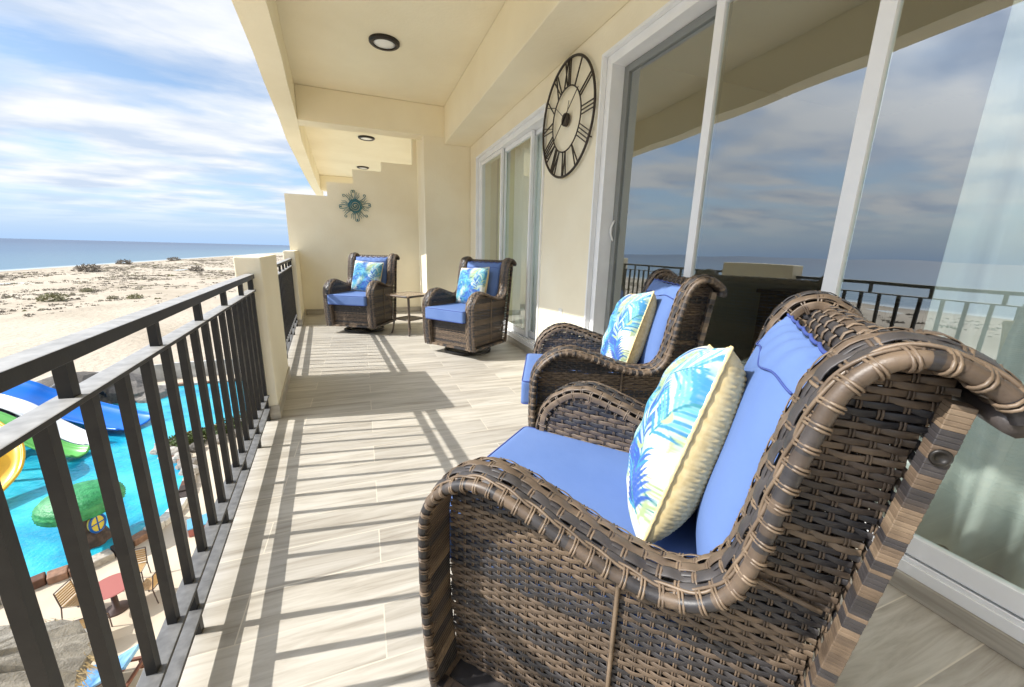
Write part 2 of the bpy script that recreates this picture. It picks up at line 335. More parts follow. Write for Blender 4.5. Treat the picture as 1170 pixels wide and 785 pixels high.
# stepped partition wall at the end
b = MB()
pts = [(-1.14, -.22), (1.03, -.22), (1.03, 3.42), (.955, 3.42), (.955, 2.66), (.413, 2.66), (.413, 2.50), (-.07, 2.50), (-.07, 2.265), (-.49, 2.265), (-.49, 2.035), (-1.14, 2.035)]
n = len(pts); V = [(p[0], 7.742, p[1]) for p in pts]+[(p[0], 7.90, p[1]) for p in pts]
b.add(V, [tuple(range(n)), tuple(range(n, 2*n))[::-1]]+[((i+1) % n, i, n+i, n+(i+1) % n) for i in range(n)])
pw = b.build('partition_wall', M['cream']); tag(pw, 'stepped cream partition wall closing the far end of the balcony', 'wall')
b = MB(); b.box(-.98, 1.022, 7.728, 7.740, .001, .10); b.build('skirting', M['skirt'], pw, bevel=.002)
# back partition behind the camera
b = MB(); b.box(-.45, 1.80, YB-.16, YB-.005, -.22, 3.42); bw = b.build('partition_wall', M['cream']); tag(bw, 'plain cream partition wall behind the viewer, mirrored faintly in glass', 'wall')

# parapet pillars
def pillar(y0, y1, label):
    t = empty('parapet_pillar', (px((y0+y1)/2)-.075, (y0+y1)/2, 0)); tag(t, label, 'pillar')
    ox, oy = t.location.x, t.location.y
    def pr(o_in, o_out, e): return [(px(y0)-o_out-ox, y0-e-oy), (px(y0)+o_in-ox, y0-e-oy), (px(y1)+o_in-ox, y1+e-oy), (px(y1)-o_out-ox, y1+e-oy)]
    b = MB(); b.prism(pr(0, .152, 0), -.2, 1.12); b.build('pillar_block', M['cream'], t, bevel=.008)
    b = MB(); q = pr(.011, .152, .011); b.prism(q, .001, .10); b.build('skirting', M['skirt'], t, bevel=.002)
    return t
pillar(2.99, 3.99, 'near cream parapet pillar where the long black railing ends')
pillar(6.64, 7.735, 'far cream parapet pillar against the stepped end wall')
pillar(-1.6, -.7, 'cream parapet pillar behind the viewer at the railing start')

# railings
def railing(y0, y1, label, bal, tposts, bposts):
    ym = (y0+y1)/2; t = empty('balcony_railing', (px(ym)-.07, ym, 0)); tag(t, label, 'railing', 'black railings between the parapet pillars')
    ox, oy = t.location.x, t.location.y
    def rx(y): return px(y)-.045
    ks = sorted({y0, y1} | {k for k in KY if y0 < k < y1})
    def flat(name, w_, z0, z1, m=M['iron'], extra=0):
        b = MB(); P = [(rx(y)+extra-ox, y-oy) for y in ks]; Q = [(rx(y)-w_+extra-ox, y-oy) for y in ks]
        b.prism(P+Q[::-1], z0, z1); return b.build(name, m, t, bevel=.002)
    flat('top_rail', .05, .986, 1.015)
    flat('mid_rail', .05, .903, .914)
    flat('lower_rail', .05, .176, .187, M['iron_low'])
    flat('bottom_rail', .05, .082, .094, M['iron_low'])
    W = .0215
    for name, ys_, z0, z1 in (('baluster', bal, .187, .903), ('short_post', tposts, .914, .986), ('short_post', bposts, .094, .176)):
        for y in ys_:
            x = rx(y)-.025-ox; b = MB(); b.box(x-W/2, x+W/2, y-W/2-oy, y+W/2-oy, z0-.002, z1+.002); b.build(name, M['iron'], t)
    for y in (y0+.012, y1-.012):
        x = rx(y)-.025-ox; b = MB(); b.box(x-.014, x+.014, y-.01-oy, y+.01-oy, -.01, .99); b.build('end_post', M['iron'], t)
    for y in bposts[1::3]:
        x = rx(y)-.025-ox; b = MB(); b.box(x-W/2, x+W/2, y-W/2-oy, y+W/2-oy, -.01, .083); b.build('anchor_foot', M['iron'], t)
    return t
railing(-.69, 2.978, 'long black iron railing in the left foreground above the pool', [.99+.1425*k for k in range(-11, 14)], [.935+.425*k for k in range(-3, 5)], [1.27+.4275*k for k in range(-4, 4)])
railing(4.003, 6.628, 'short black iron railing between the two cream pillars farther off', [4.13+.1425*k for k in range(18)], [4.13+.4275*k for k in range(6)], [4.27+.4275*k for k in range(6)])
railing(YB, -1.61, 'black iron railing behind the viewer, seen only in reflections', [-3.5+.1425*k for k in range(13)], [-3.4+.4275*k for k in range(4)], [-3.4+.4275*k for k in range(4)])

# ------------------------------------------------------------------ sliding doors
def sliding_door(y0, y1, ztop, muls, label, handle=True, zs=.07, depths=None, stile=.058):
    t = empty('sliding_door', (WX, (y0+y1)/2, 0)); tag(t, label, 'sliding door'); oy = (y0+y1)/2
    X = lambda x: x-WX
    b = MB(); e = .001
    fw = .095      # stepped outer frame: face trim plus jamb
    def frame(x0, x1, a, bt):
        b.box(X(x0), X(x1), y0+e-oy, y0+a-oy, zs, ztop-e); b.box(X(x0), X(x1), y1-a-oy, y1-e-oy, zs, ztop-e)
        b.box(X(x0), X(x1), y0+a-oy, y1-a-oy, ztop-bt, ztop-e)
    frame(WX-.022, WX+.02, .022, .022); frame(WX+.022, WX+.21, .085, .085)
    b.build('frame', M['white_frame'], t, bevel=.002)
    b = MB(); b.box(X(WX+.001), X(WX+.2), y0+.003-oy, y1-.003-oy, .0, zs+.0); b.build('threshold', M['skirt'], t, bevel=.003)
    b = MB()
    b.box(X(WX+.012), X(WX+.215), y0+.09-oy, y1-.09-oy, zs, zs+.045)
    for k in range(4): b.box(X(WX+.02+.05*k), X(WX+.028+.05*k), y0+.09-oy, y1-.09-oy, zs+.045, zs+.062)
    b.build('sill_track', M['white_frame'], t, bevel=.002)
    z0 = zs+.064; z1 = ztop-.088
    for i, (a, c, d) in enumerate(muls):
        pn = MB(); w_ = stile; x0, x1 = X(WX+d), X(WX+d+.036)
        pn.box(x0, x1, a-oy, a+w_-oy, z0, z1); pn.box(x0, x1, c-w_-oy, c-oy, z0, z1)
        pn.box(x0, x1, a+w_-oy, c-w_-oy, z1-.05, z1); pn.box(x0, x1, a+w_-oy, c-w_-oy, z0, z0+.075)
        p = pn.build('door_panel', M['shaded_panel'] if handle and i == 0 else M['white_frame'], t, bevel=.002)
        g = MB(); xm = (x0+x1)/2; g.box(xm-.003, xm+.003, a+w_-.004-oy, c-w_+.004-oy, z0+.07, z1-.045); g.build('glass_pane', M['glass'], p)
        if handle and i == 0:
            h = MB(); yy = c-.03-oy; arc = [(x0-.002-.03*math.sin(s), yy, 1.30+.16*(s/math.pi)) for s in np.linspace(0, math.pi, 10)]
            h.tube(arc, .008, 8); h.build('handle', M['white_plastic'], p, smooth=True)
    return t
sliding_door(D1[0], D1[1], D1[3], [(1.93, 2.85, .135), (1.085, 1.96, .085), (.20, 1.115, .035), (-.68, .26, .085), (-1.41, -.62, .135)],
             'large near sliding door with white frame mirroring sky and sea')
sliding_door(D2[0], D2[1], D2[3], [(5.42, 6.42, .04), (4.50, 5.46, .09), (4.01, 4.56, .14)],
             'far sliding door with green curtains behind the farther armchair', handle=False, stile=.042)
# room interiors
def room(y0, y1):
    b = MB(); x0, x1 = WX+.345, WX+4.2; zt = 2.9
    b.box(x0, x1, y0, y1, -.12, -.02); b.build_floor = None
    f = b.build('room_floor', M['roomfloor']); tag(f, kind='structure')
    b = MB(); b.box(x1, x1+.1, y0, y1, -.12, zt); b.box(x0, x1, y0-.1, y0, -.12, zt); b.box(x0, x1, y1, y1+.1, -.12, zt)
    f = b.build('room_wall', M['room']); tag(f, kind='structure')
    b = MB(); b.box(x0-.3, x1+.1, y0-.1, y1+.1, zt+.002, zt+.1); f = b.build('room_ceiling', M['room']); tag(f, kind='structure')
room(-2.4, 3.4); room(3.52, 7.2)
def curtain(y0, y1, x, z0, z1, m, amp, per, label, seed=0):
    n = int((y1-y0)/.012); y = np.linspace(y0, y1, n); r = np.random.default_rng(seed)
    ph = np.cumsum(r.uniform(.6, 1.4, n))*2*math.pi*(y[1]-y[0])/per
    zs = np.linspace(z0, z1, 6); V = np.zeros((6, n, 3))
    for i, z in enumerate(zs):
        k = 1.0-.35*(i/5.); V[i, :, 0] = x+amp*k*np.sin(ph+.15*i)+amp*.4*np.sin(ph*.37+i*.2); V[i, :, 1] = y; V[i, :, 2] = z
    b = MB(); b.grid(V); o = b.build('curtain', m, smooth=True); so_ = o.modifiers.new('cloth', 'SOLIDIFY'); so_.thickness = .0015
    tag(o, label, 'curtain'); return o
curtain(-.9, .885, WX+.375, .03, 2.75, M['sheer'], .045, .17, 'white sheer curtain hanging behind the rightmost near door pane', 2)
curtain(5.55, 6.45, WX+.36, .03, 2.7, M['drape'], .03, .13, 'olive lined curtain behind the leftmost pane of the far door', 3)
curtain(4.05, 5.5, WX+.285, .03, 2.7, M['sheer'], .03, .12, 'pale sheer curtain behind the right panes of the far door', 4)
# dresser and chair inside
t = empty('dresser', (WX+2.3, 2.35, -.02)); tag(t, 'dark wooden dresser with round knobs in the dim room behind the glass', 'dresser')
b = MB(); b.box(-.25, .25, -.55, .55, .06, .86); b.build('body', M['wood_dark'], t, bevel=.005)
b = MB(); b.box(-.28, .28, -.58, .58, .862, .90); b.build('top', M['wood_dark'], t, bevel=.004)
for i in range(3):
    for j in (-1, 1):
        b = MB(); b.box(-.268, -.252, j*.275-.25, j*.275+.25, .11+.25*i, .33+.25*i); d = b.build('drawer', M['wood_dark'], t, bevel=.004)
        for q in (-.12, .12):
            b = MB(); b.lathe([(0, 0), (.018, .004), (.014, .02), (.0, .024)], k=12); V = np.concatenate(b.V); b.V = [np.stack([-.268-V[:, 2], V[:, 0]+j*.275+q, V[:, 1]+.22+.25*i], 1)]; b.build('knob', M['dark_metal'], d, smooth=True)
t = empty('garden_chair', (WX+1.15, 1.95, -.02), R_(200)); tag(t, 'pale plastic chair standing inside the room behind the middle pane', 'chair')
b = MB(); b.box(-.22, .22, -.22, .22, .42, .445); b.build('seat', M['white_plastic'], t, bevel=.01)
for sx in (-.2, .2):
    for sy in (-.2, .2): b = MB(); b.bar((sx*1.1, sy*1.1, 0), (sx, sy, .42), .035, .03, (0, 1, 0)); b.build('leg', M['white_plastic'], t, bevel=.004)
b = MB(); P = [(x, .22+.05*math.cos(x*5), .445+.40*math.sqrt(max(0, 1-(x/.23)**4))) for x in np.linspace(-.228, .228, 17)]; b.tube(P, .018, 8)
for x in (-.12, 0, .12): b.tube([(x, .23, .44), (x, .265, .83)], .012, 6)
b.build('backrest', M['white_plastic'], t, smooth=True)

# ------------------------------------------------------------------ clock on the wall (dial faces -x)
t = empty('wall_clock', (WX-.03, 3.452, 2.352)); tag(t, 'round openwork metal clock with roman numerals on the cream wall', 'clock')
RC, RI = .475, .262
def ring(r, rad, x=0, k=72):
    a = np.linspace(0, 2*math.pi, k, endpoint=False); return [(x, r*math.sin(q), r*math.cos(q)) for q in a]
b = MB(); b.tube(ring(RC, .011), .011, 8, closed=True); b.build('outer_ring', M['clock'], t, smooth=True)
b = MB(); b.tube(ring(RI, .006), .0065, 8, closed=True); b.build('inner_ring', M['clock'], t, smooth=True)
NUM = ['XII', 'I', 'II', 'III', 'IIII', 'V', 'VI', 'VII', 'VIII', 'IX', 'X', 'XI']
def cp(ang, r, s, x=0):          # ang clockwise from top seen from the balcony (from -x looking +x: right is -y)
    rr = np.array([-math.sin(ang), math.cos(ang)]); tt = np.array([-math.cos(ang), -math.sin(ang)])
    p = rr*r+tt*s; return (x, p[0], p[1])
for h, txt in enumerate(NUM):
    ang = h*math.pi/6; b = MB(); wd = {'I': .030, 'V': .060, 'X': .060}; tot = sum(wd[c] for c in txt); s = -tot/2
    for c in txt:
        m_ = s+wd[c]/2
        if c == 'I': segs = [((m_, RI), (m_, RC))]
        elif c == 'V': segs = [((m_-.026, RC), (m_, RI)), ((m_+.026, RC), (m_, RI))]
        else: segs = [((m_-.026, RC), (m_+.026, RI)), ((m_+.026, RC), (m_-.026, RI))]
        for (s0, r0), (s1, r1) in segs: b.bar(cp(ang, r0, s0), cp(ang, r1, s1), .0055, .012, (1, 0, 0))
        s += wd[c]
    b.build('numeral', M['clock'], t)
b = MB(); b.lathe([(0, -.02), (.05, -.02), (.055, -.01), (.055, .01), (0, .012)], k=28); V = np.concatenate(b.V); b.V = [np.stack([V[:, 2], V[:, 0], V[:, 1]], 1)]; b.build('hub', M['clock'], t, smooth=False)
for ang, ln, nm in ((R_(52), .30, 'minute_hand'), (R_(232), .22, 'hour_hand')):
    b = MB(); b.bar(cp(ang, -.05, 0, -.024), cp(ang, ln, 0, -.024), .009, .004, (1, 0, 0)); b.build(nm, M['clock'], t)
b = MB(); b.bar(cp(R_(305), 0, 0, 0), cp(R_(305), RI, 0, 0), .004, .004, (1, 0, 0)); b.bar(cp(R_(15), 0, 0, 0), cp(R_(15), .15, 0, 0), .003, .004, (1, 0, 0)); b.build('spoke', M['clock'], t)
b = MB(); 
for a in (0, 2.1, 4.2): b.bar((0, RC*math.sin(a), RC*math.cos(a)), (.029, RC*math.sin(a), RC*math.cos(a)), .008, .008, (0, 0, 1) if abs(math.sin(a)) > .5 else (0, 1, 0))
b.build('standoff', M['clock'], t)
# outlet
t = empty('wall_outlet', (WX, 3.41, .60)); tag(t, 'small white outlet plate low on the cream wall between the doors', 'outlet')
b = MB(); b.box(-.008, -.001, -.036, .036, -.058, .058); b.build('plate', M['white_plastic'], t, bevel=.002)
b = MB(); 
for z in (-.022, .022): b.box(-.0105, -.0085, -.015, .015, z-.014, z+.014)
b.build('socket', M['white_plastic'], t, bevel=.001)

# ------------------------------------------------------------------ sun ornament on the end wall
def teal_mat():
    m = mat('patinated_metal', rough=.45, metal=.3)
    return noisy(m, (.015, .17, .24), (.10, .19, .17), 9, 3)
M['teal'] = teal_mat()
t = empty('sun_ornament', (-.057, 7.742, 1.90)); tag(t, 'teal and bronze metal sun with curly rays on the end wall', 'wall ornament')
def T2(P): P = np.asarray(P); return np.stack([P[:, 0], np.full(len(P), -.02), P[:, 1]], 1)
b = MB(); a = np.linspace(0, 2*math.pi, 49)[:-1]; b.tube(T2(np.stack([.105*np.cos(a), .105*np.sin(a)], 1)), .009, 6, closed=True)
s = np.linspace(0, 1, 60); rr = .012+.078*s; b.tube(T2(np.stack([rr*np.cos(-4.6*math.pi*s+1), rr*np.sin(-4.6*math.pi*s+1)], 1)), .011, 6)
b.tube(T2(np.stack([(.09)*np.cos(a), (.09)*np.sin(a)], 1)), .006, 6, closed=True)
b.build('spiral_disc', M['teal'], t, smooth=True)
for k in range(16):
    th = k*2*math.pi/16+.1; b = MB(); big = k % 2 == 0
    if big:
        for sg in (-1, 1):
            s = np.linspace(0, 1, 26); r = .105+.13*np.minimum(s*1.35, 1); off = sg*(.012+.026*np.sin(s*math.pi*.9)); P = []
            for q in s:
                if q < .7: r_ = .105+.135*q/.7; o_ = sg*(.006+.026*math.sin(q/.7*math.pi*.6))
                else:
                    f = (q-.7)/.3*math.pi*1.5; r_ = .24+.018*math.sin(f); o_ = sg*(.031-.018*(1-math.cos(f)))
                P.append((r_*math.cos(th)-o_*math.sin(th), r_*math.sin(th)+o_*math.cos(th)))
            b.tube(T2(P), .0055, 5)
            if k % 4 == 2: break
    else:
        for sg in (-.5, .5):
            s = np.linspace(0, 1, 16); P = [((.105+.125*q)*math.cos(th+sg*.17)-.010*math.sin(q*9)*math.sin(th), (.105+.125*q)*math.sin(th+sg*.17)+.010*math.sin(q*9)*math.cos(th)) for q in s]
            b.tube(T2(P), np.linspace(.006, .003, 16), 5)
    b.build('ray', M['teal'], t, smooth=True)

# ------------------------------------------------------------------ ceiling lights
def ceiling_light(x, y, label):
    t = empty('ceiling_light', (x, y, 3.43)); tag(t, label, 'ceiling light', 'flush ceiling lights of the balconies')
    b = MB(); b.lathe([(.118, -.001), (.165, -.001), (.165, -.022), (.150, -.034), (.120, -.036), (.118, -.020)][::-1], k=48); b.build('rim', M['lampring'], t, smooth=False)
    b = MB(); b.lathe([(0, -.034), (.07, -.032), (.117, -.024), (.117, -.004), (0, -.002)], k=48); b.build('lens', M['lamplens'], t, smooth=True)
ceiling_light(.374, 5.19, 'largest and nearest round ceiling light with dark bronze rim')
ceiling_light(.236, 9.44, 'middle round ceiling light just behind the cross beam')
ceiling_light(.181, 12.8, 'smallest farthest round ceiling light above the wall steps')

# ================================================================== wicker swivel armchair
def inpoly(P, poly):
    x, y = P[:, 0], P[:, 1]; r = np.zeros(len(P), bool); q = poly; j = len(q)-1
    for i in range(len(q)):
        xi, yi = q[i]; xj, yj = q[j]
        c = ((yi > y) != (yj > y)) & (x < (xj-xi)*(y-yi)/(yj-yi+1e-12)+xi); r ^= c; j = i
    return r
def rt_(): # random strand tint: bands of dark grey and brown
    q = rng.random(); return rng.uniform(.05, .32) if q < .42 else (rng.uniform(.42, .66) if q < .8 else rng.uniform(.66, .84))
class Run:           # neighbouring strands often share a colour
    def __init__(s): s.v = rt_(); s.k = 0
    def __call__(s):
        if s.k <= 0: s.v = rt_(); s.k = rng.integers(1, 4)
        s.k -= 1; return float(np.clip(s.v+rng.normal(0, .03), 0, 1))
def LD(l, d, z): return np.array([l, .35-d, z])
def strand_runs(b, P, B, Nn, mask, wd, th, t):
    idx = np.flatnonzero(mask)
    if len(idx) < 3: return
    for g in np.split(idx, np.flatnonzero(np.diff(idx) > 1)+1):
        if len(g) >= 3: b.strips(P[g], B[g], Nn[g], wd, th, t)
def panel(b, O, U, Vv, Nn, poly, pw=.0245, pr=.0112, wd=.0112, sub=4):
    """plain weave in the plane O+u*U+v*V clipped to a polygon; warps along v in pairs, wefts along u"""
    O, U, Vv, Nn = (np.array(q, float) for q in (O, U, Vv, Nn)); poly = np.array(poly); (u0, v0), (u1, v1) = poly.min(0), poly.max(0); run = Run(); a = .0020
    for j in range(int((v1-v0)/pr)+1):
        v = v0+(j+.5)*pr; u = np.arange(u0, u1, pw/sub); m = inpoly(np.stack([u, np.full(len(u), v)], 1), poly)
        jit = .0012*np.sin(u*31+j*2.1)+.0009*np.sin(u*73+j)
        h = a*np.cos(math.pi*((u-u0)/pw+j)); P = O+u[:, None]*U+(v+jit)[:, None]*Vv+h[:, None]*Nn
        n = len(u); strand_runs(b, P, np.tile(Vv, (n, 1)), np.tile(Nn, (n, 1)), m, wd*rng.uniform(.93, 1.04), .0019, run())
    for k in range(int((u1-u0)/pw)+2):
        u = u0+k*pw; v = np.arange(v0, v1, pr/2); h = -a*.9*np.cos(math.pi*((v-v0)/pr-.5+k))
        for o in (-.0022, .0022):
            m = inpoly(np.stack([np.full(len(v), u), v], 1), poly); P = O+(u+o)*U+v[:, None]*Vv+h[:, None]*Nn; n = len(v)
            strand_runs(b, P, np.tile(U, (n, 1)), np.tile(Nn, (n, 1)), m, .0033, .0026, rng.uniform(.42, .72))
BEAD = catmull([(-.004, .105), (-.020, .22), (-.030, .36), (-.031, .50), (-.028, .585), (-.008, .645), (.04, .698), (.10, .728), (.16, .730), (.234, .710), (.324, .680), (.406, .657), (.479, .648),
                (.541, .665), (.582, .715), (.603, .80), (.615, .885), (.626, .945), (.638, 1.0), (.652, 1.043), (.676, 1.076), (.704, 1.092), (.736, 1.092), (.765, 1.078), (.79, 1.06), (.802, 1.040)], 6)
BEAD, BS = resample(BEAD, .0095)
BT = np.gradient(BEAD, axis=0); BT /= np.linalg.norm(BT, axis=1)[:, None]; BN = np.stack([-BT[:, 1], BT[:, 0]], 1)     # normal: outward (forward/up)
POST_T, POST_B = (.768, 1.040), (.655, .12)
def swivel_chair(label):
    root = empty('wicker_armchair'); tag(root, label, 'armchair', 'blue cushioned wicker swivel armchairs')
    HW = .372
    for s in (1, -1):
        b = MB(); run = Run()
        # band: lateral profile from the bead (outside) over a soft shoulder to the inner edge
        def prof(q):   # q 0..1 -> lateral offset, normal offset
            return (.006+.104*min(q/.86, 1.), .007+.016*math.sin(math.pi*min(q/.9, 1.))-.034*max(0, (q-.72)/.28)**2)
        L3 = np.stack([np.zeros(len(BEAD)), .35-BEAD[:, 0], BEAD[:, 1]], 1); N3 = np.stack([np.zeros(len(BEAD)), -BN[:, 0], BN[:, 1]], 1); T3 = np.stack([np.zeros(len(BEAD)), -BT[:, 0], BT[:, 1]], 1)
        X3 = np.array([s, 0, 0.])
        def surf(q, off=0):
            l, h = prof(q); l2, h2 = prof(min(q+.02, 1)); l1, h1 = prof(max(q-.02, 0)); tl, th_ = l2-l1, h2-h1; k = math.hypot(tl, th_)+1e-9
            B = (-X3*tl+N3*th_)/k; Nn = (X3*th_+N3*tl)/k
            return L3+X3*(HW-l)+N3*(h+off), B, Nn
        nst = 6; pw = .033
        for j in range(nst):
            q = (j+.5)/nst; P, B, Nn = surf(q); h = .0024*np.cos(math.pi*(BS/pw+j)); wav = .0016*np.sin(BS*40+j*1.7)
            b.strips(P+Nn*h[:, None]+B*wav[:, None], B, Nn, .0212, .0022, run())
            if j in (1, 4): b.strips(P+Nn*(h*-.8-.002)[:, None]+B*.006, B, Nn, .010, .0025, run())
        for k, si in enumerate(np.arange(.015, BS[-1]-.01, pw)):
            for o in (-.0032, .0032):
                P = []
                for q in np.linspace(0.0, 1.0, 13):
                    A, B, Nn = surf(q); h = -.0024*math.cos(math.pi*(k+q*nst-.5))
                    i = si+o; P.append([np.interp(i, BS, (A+Nn*h)[:, c]) for c in range(3)])
                P = np.array(P); T = np.array([np.interp(si, BS, T3[:, c]) for c in range(3)]); T = np.tile(T, (13, 1))
                G = np.gradient(P, axis=0); G /= np.linalg.norm(G, axis=1)[:, None]; NN = np.cross(G, T)*(-s)
                b.strips(P, T, NN, .0050, .0032, rng.uniform(.45, .78))
        # twisted rope beside the bead
        for ph in (0, math.pi):
            A = L3+X3*(HW-.013)+N3*.0125; a = BS*2*math.pi/.13+ph
            b.tube(A+N3*(.0022*np.cos(a))[:, None]+X3*(.0042*np.sin(a))[:, None], .0030, 5, rng.uniform(.62, .8))
        b.build('arm_weave', M['wicker'], root, smooth=True, tint=True)
        # bead: a tube wrapped in flat strips, tied with paired rings
        b = MB(); run = Run(); i = 0
        while i < len(BEAD)-2:
            m_ = int(rng.integers(1, 3)); j = min(i+m_+1, len(BEAD)-1); r0 = .0112*rng.uniform(.97, 1.04)
            b.tube((L3+X3*HW)[i:j+1], np.linspace(r0*1.03, r0*.98, j-i+1), 10, run()*.8, cap=False); i += m_
        cth = np.linspace(0, 2*math.pi, 15)[:-1]
        for si in np.arange(.04, BS[-1]-.02, .0315):
            for o in (-.0028, .0028):
                c = np.array([np.interp(si+o, BS, (L3+X3*HW)[:, q]) for q in range(3)]); n_ = np.array([np.interp(si, BS, N3[:, q]) for q in range(3)]); tt = np.array([np.interp(si, BS, T3[:, q]) for q in range(3)])
                P = [c+.0136*(math.cos(a)*n_+math.sin(a)*X3)+tt*.003*math.sin(a)+(-X3*.010*max(0, math.cos(a))) for a in cth]
                b.tube(P, .0023, 5, rng.uniform(.58, .84), closed=True)
        b.build('edge_roll', M['wicker'], root, smooth=True, tint=True)
        # recessed return under the roll
        b = MB(); run = Run()
        for i in range(1, len(BEAD)-1):
            P = np.array([(L3[i]+X3*(HW-q)+N3[i]*(-.010)+T3[i]*(q-.02)*.3) for q in np.linspace(-.004, .086, 5)])
            b.strips(P, np.tile(T3[i], (5, 1)), np.tile(N3[i], (5, 1)), .0112, .003, run())
        # outer side panel
        poly = [tuple(p-.012*n) for p, n in zip(BEAD[::3], BN[::3])]+[(.775, 1.03), (POST_T[0]-.01, .95), (POST_B[0]-.005, .13), (.02, .13)]
        pb = MB(); panel(pb, (s*.290, .35, 0), (0, -1, 0), (0, 0, 1), (s, 0, 0), poly)
        pb.tube([LD(s*.298, .402, z) for z in np.linspace(.13, .655, 12)], .0048, 6, .8)
        pb.tube([LD(s*.298, d, .690-.02*(d-.6)/.11) for d in np.linspace(.575, .705, 6)], .0045, 6, .8)
        pb.build('side_panel', M['wicker'], root, smooth=True, tint=True)
        # inner side panel
        polyi = [tuple(p-.026*n) for p, n in zip(BEAD[::3], BN[::3])]; polyi = [p for p in polyi if p[1] > .38]+[(.745, .95), (.68, .38), (.0, .38)]
        panel(b, (s*.270, .35, 0), (0, -1, 0), (0, 0, 1), (-s, 0, 0), polyi, pw=.031, pr=.0148, wd=.0148)
        b.build('inner_weave', M['wicker'], root, smooth=True, tint=True)
        # rear post wrapped with flat strips
        b = MB(); run = Run(); A = LD(s*.335, *POST_T); Bp = LD(s*.335, *POST_B); Ln = np.linalg.norm(Bp-A); q = 0
        while q < Ln:
            st = rng.uniform(.0055, .0075); a0 = A+(Bp-A)*q/Ln; a1 = A+(Bp-A)*min(q+st+.0001, Ln)/Ln; e = rng.uniform(-.0005, .0005)
            b.bar(a0, a1, .025+e, .023+e, (0, 1, 0), t=float(min(1, run()+.06))); q += st
        b.build('rear_post', M['wicker'], root, tint=True, bevel=.0012)
        b = MB(); c = LD(s*.348, .759, .975); P = [(0, 0), (.0095, .001), (.011, .003), (.007, .005), (.006, .0025), (0, .002)]
        b.lathe(P, k=20); V = np.concatenate(b.V); b.V = [np.stack([c[0]+s*V[:, 2], c[1]+V[:, 0], c[2]+V[:, 1]], 1)]; b.build('bolt_cap', M['dark_metal'], root, smooth=True)
    # back panel: front face of the back, rolling over the top
    prof = catmull([(.668, .42), (.672, .6), (.680, .78), (.690, .92), (.694, 1.0), (.702, 1.045), (.722, 1.075), (.752, 1.083), (.782, 1.068), (.800, 1.035)], 6); prof, ps = resample(prof, .0105)
    b = MB(); run = Run(); pt = np.gradient(prof, axis=0); pt /= np.linalg.norm(pt, axis=1)[:, None]; pn = np.stack([-pt[:, 1], pt[:, 0]], 1); x = np.arange(-.278, .279, .009)
    st = 2
    for j, i in enumerate(range(0, len(prof), 2)):
        h = .003*np.cos(math.pi*((x+.278)/.036+j)); d = prof[i, 0]+pn[i, 0]*h; z = prof[i, 1]+pn[i, 1]*h
        P = np.stack([x, .35-d, z], 1); b.strips(P, np.tile((0, -pt[i, 0], pt[i, 1]), (len(x), 1)), np.tile((0, -pn[i, 0], pn[i, 1]), (len(x), 1)), .0190, .0024, run())
    for k in range(16):
        xx = -.278+k*.0371
        for o in (-.003, .003):
            h = -.003*np.cos(math.pi*(np.arange(len(prof))/2.+k)); P = np.stack([np.full(len(prof), xx+o), .35-(prof[:, 0]+pn[:, 0]*h), prof[:, 1]+pn[:, 1]*h], 1)
            n = len(P); b.strips(P, np.tile((1., 0, 0), (n, 1)), np.stack([np.zeros(n), -pn[:, 0], pn[:, 1]], 1), .005, .0035, rng.uniform(.6, .85))
    # outer face of the back
    Av, Bv = np.array(LD(0, *POST_T)), np.array(LD(0, *POST_B)); dv = Av-Bv; ln = np.linalg.norm(dv); dv /= ln
    panel(b, Bv, (1, 0, 0), dv, np.cross((1, 0, 0), dv), [(-.32, 0), (.32, 0), (.32, ln), (-.32, ln)], pw=.04, pr=.02, wd=.016, sub=3)
    b.tube([LD(q, .800, 1.035) for q in np.linspace(-.372, .372, 20)], .015, 8, .35)
    b.build('backrest', M['wicker'], root, smooth=True, tint=True)
    # front apron, front posts and bottom rim
    b = MB(); panel(b, LD(0, .012, 0), (1, 0, 0), (0, 0, 1), (0, 1, 0), [(-.27, .13), (.27, .13), (.27, .425), (-.27, .425)])
    for s in (1, -1):
        b.tube([LD(s*.268, -.004, z) for z in np.linspace(.11, .42, 8)], .010, 6, .55)
    b.build('front_apron', M['wicker'], root, smooth=True, tint=True)
    b = MB(); run = Run(); C4 = [LD(-.36, 0, .118), LD(.36, 0, .118), LD(.345, .64, .118), LD(-.345, .64, .118)]
    for i in range(4):
        A, B_ = C4[i], C4[(i+1) % 4]; n = 36
        for k in range(n):
            b.bar(A+(B_-A)*k/n, A+(B_-A)*(k+.93)/n, .03, .026, t=run())
    b.box(-.34, .34, -.28, .34, .12, .128, .1)
    b.build('bottom_rim', M['wicker'], root, tint=True)
    # swivel rocker base
    bs = MB(); a = np.linspace(0, 2*math.pi, 49)[:-1]; bs.tube([(.27*math.cos(q), .02+.27*math.sin(q), .016+.012*abs(math.sin(q))**2) for q in a], .015, 8, closed=True)
    for q in (.785, 2.356): bs.bar((.27*math.cos(q), .02+.27*math.sin(q), .03), (-.27*math.cos(q), .02-.27*math.sin(q), .03), .04, .02)
    bs.lathe([(0, .02), (.06, .02), (.06, .075), (0, .075)], (0, .02, 0), 20)
    bs.box(-.16, -.10, -.13, .17, .07, .118); bs.box(.10, .16, -.13, .17, .07, .118); bs.box(-.16, .16, -.01, .05, .068, .085)
    bs.build('swivel_base', M['dark_metal'], root, smooth=False)
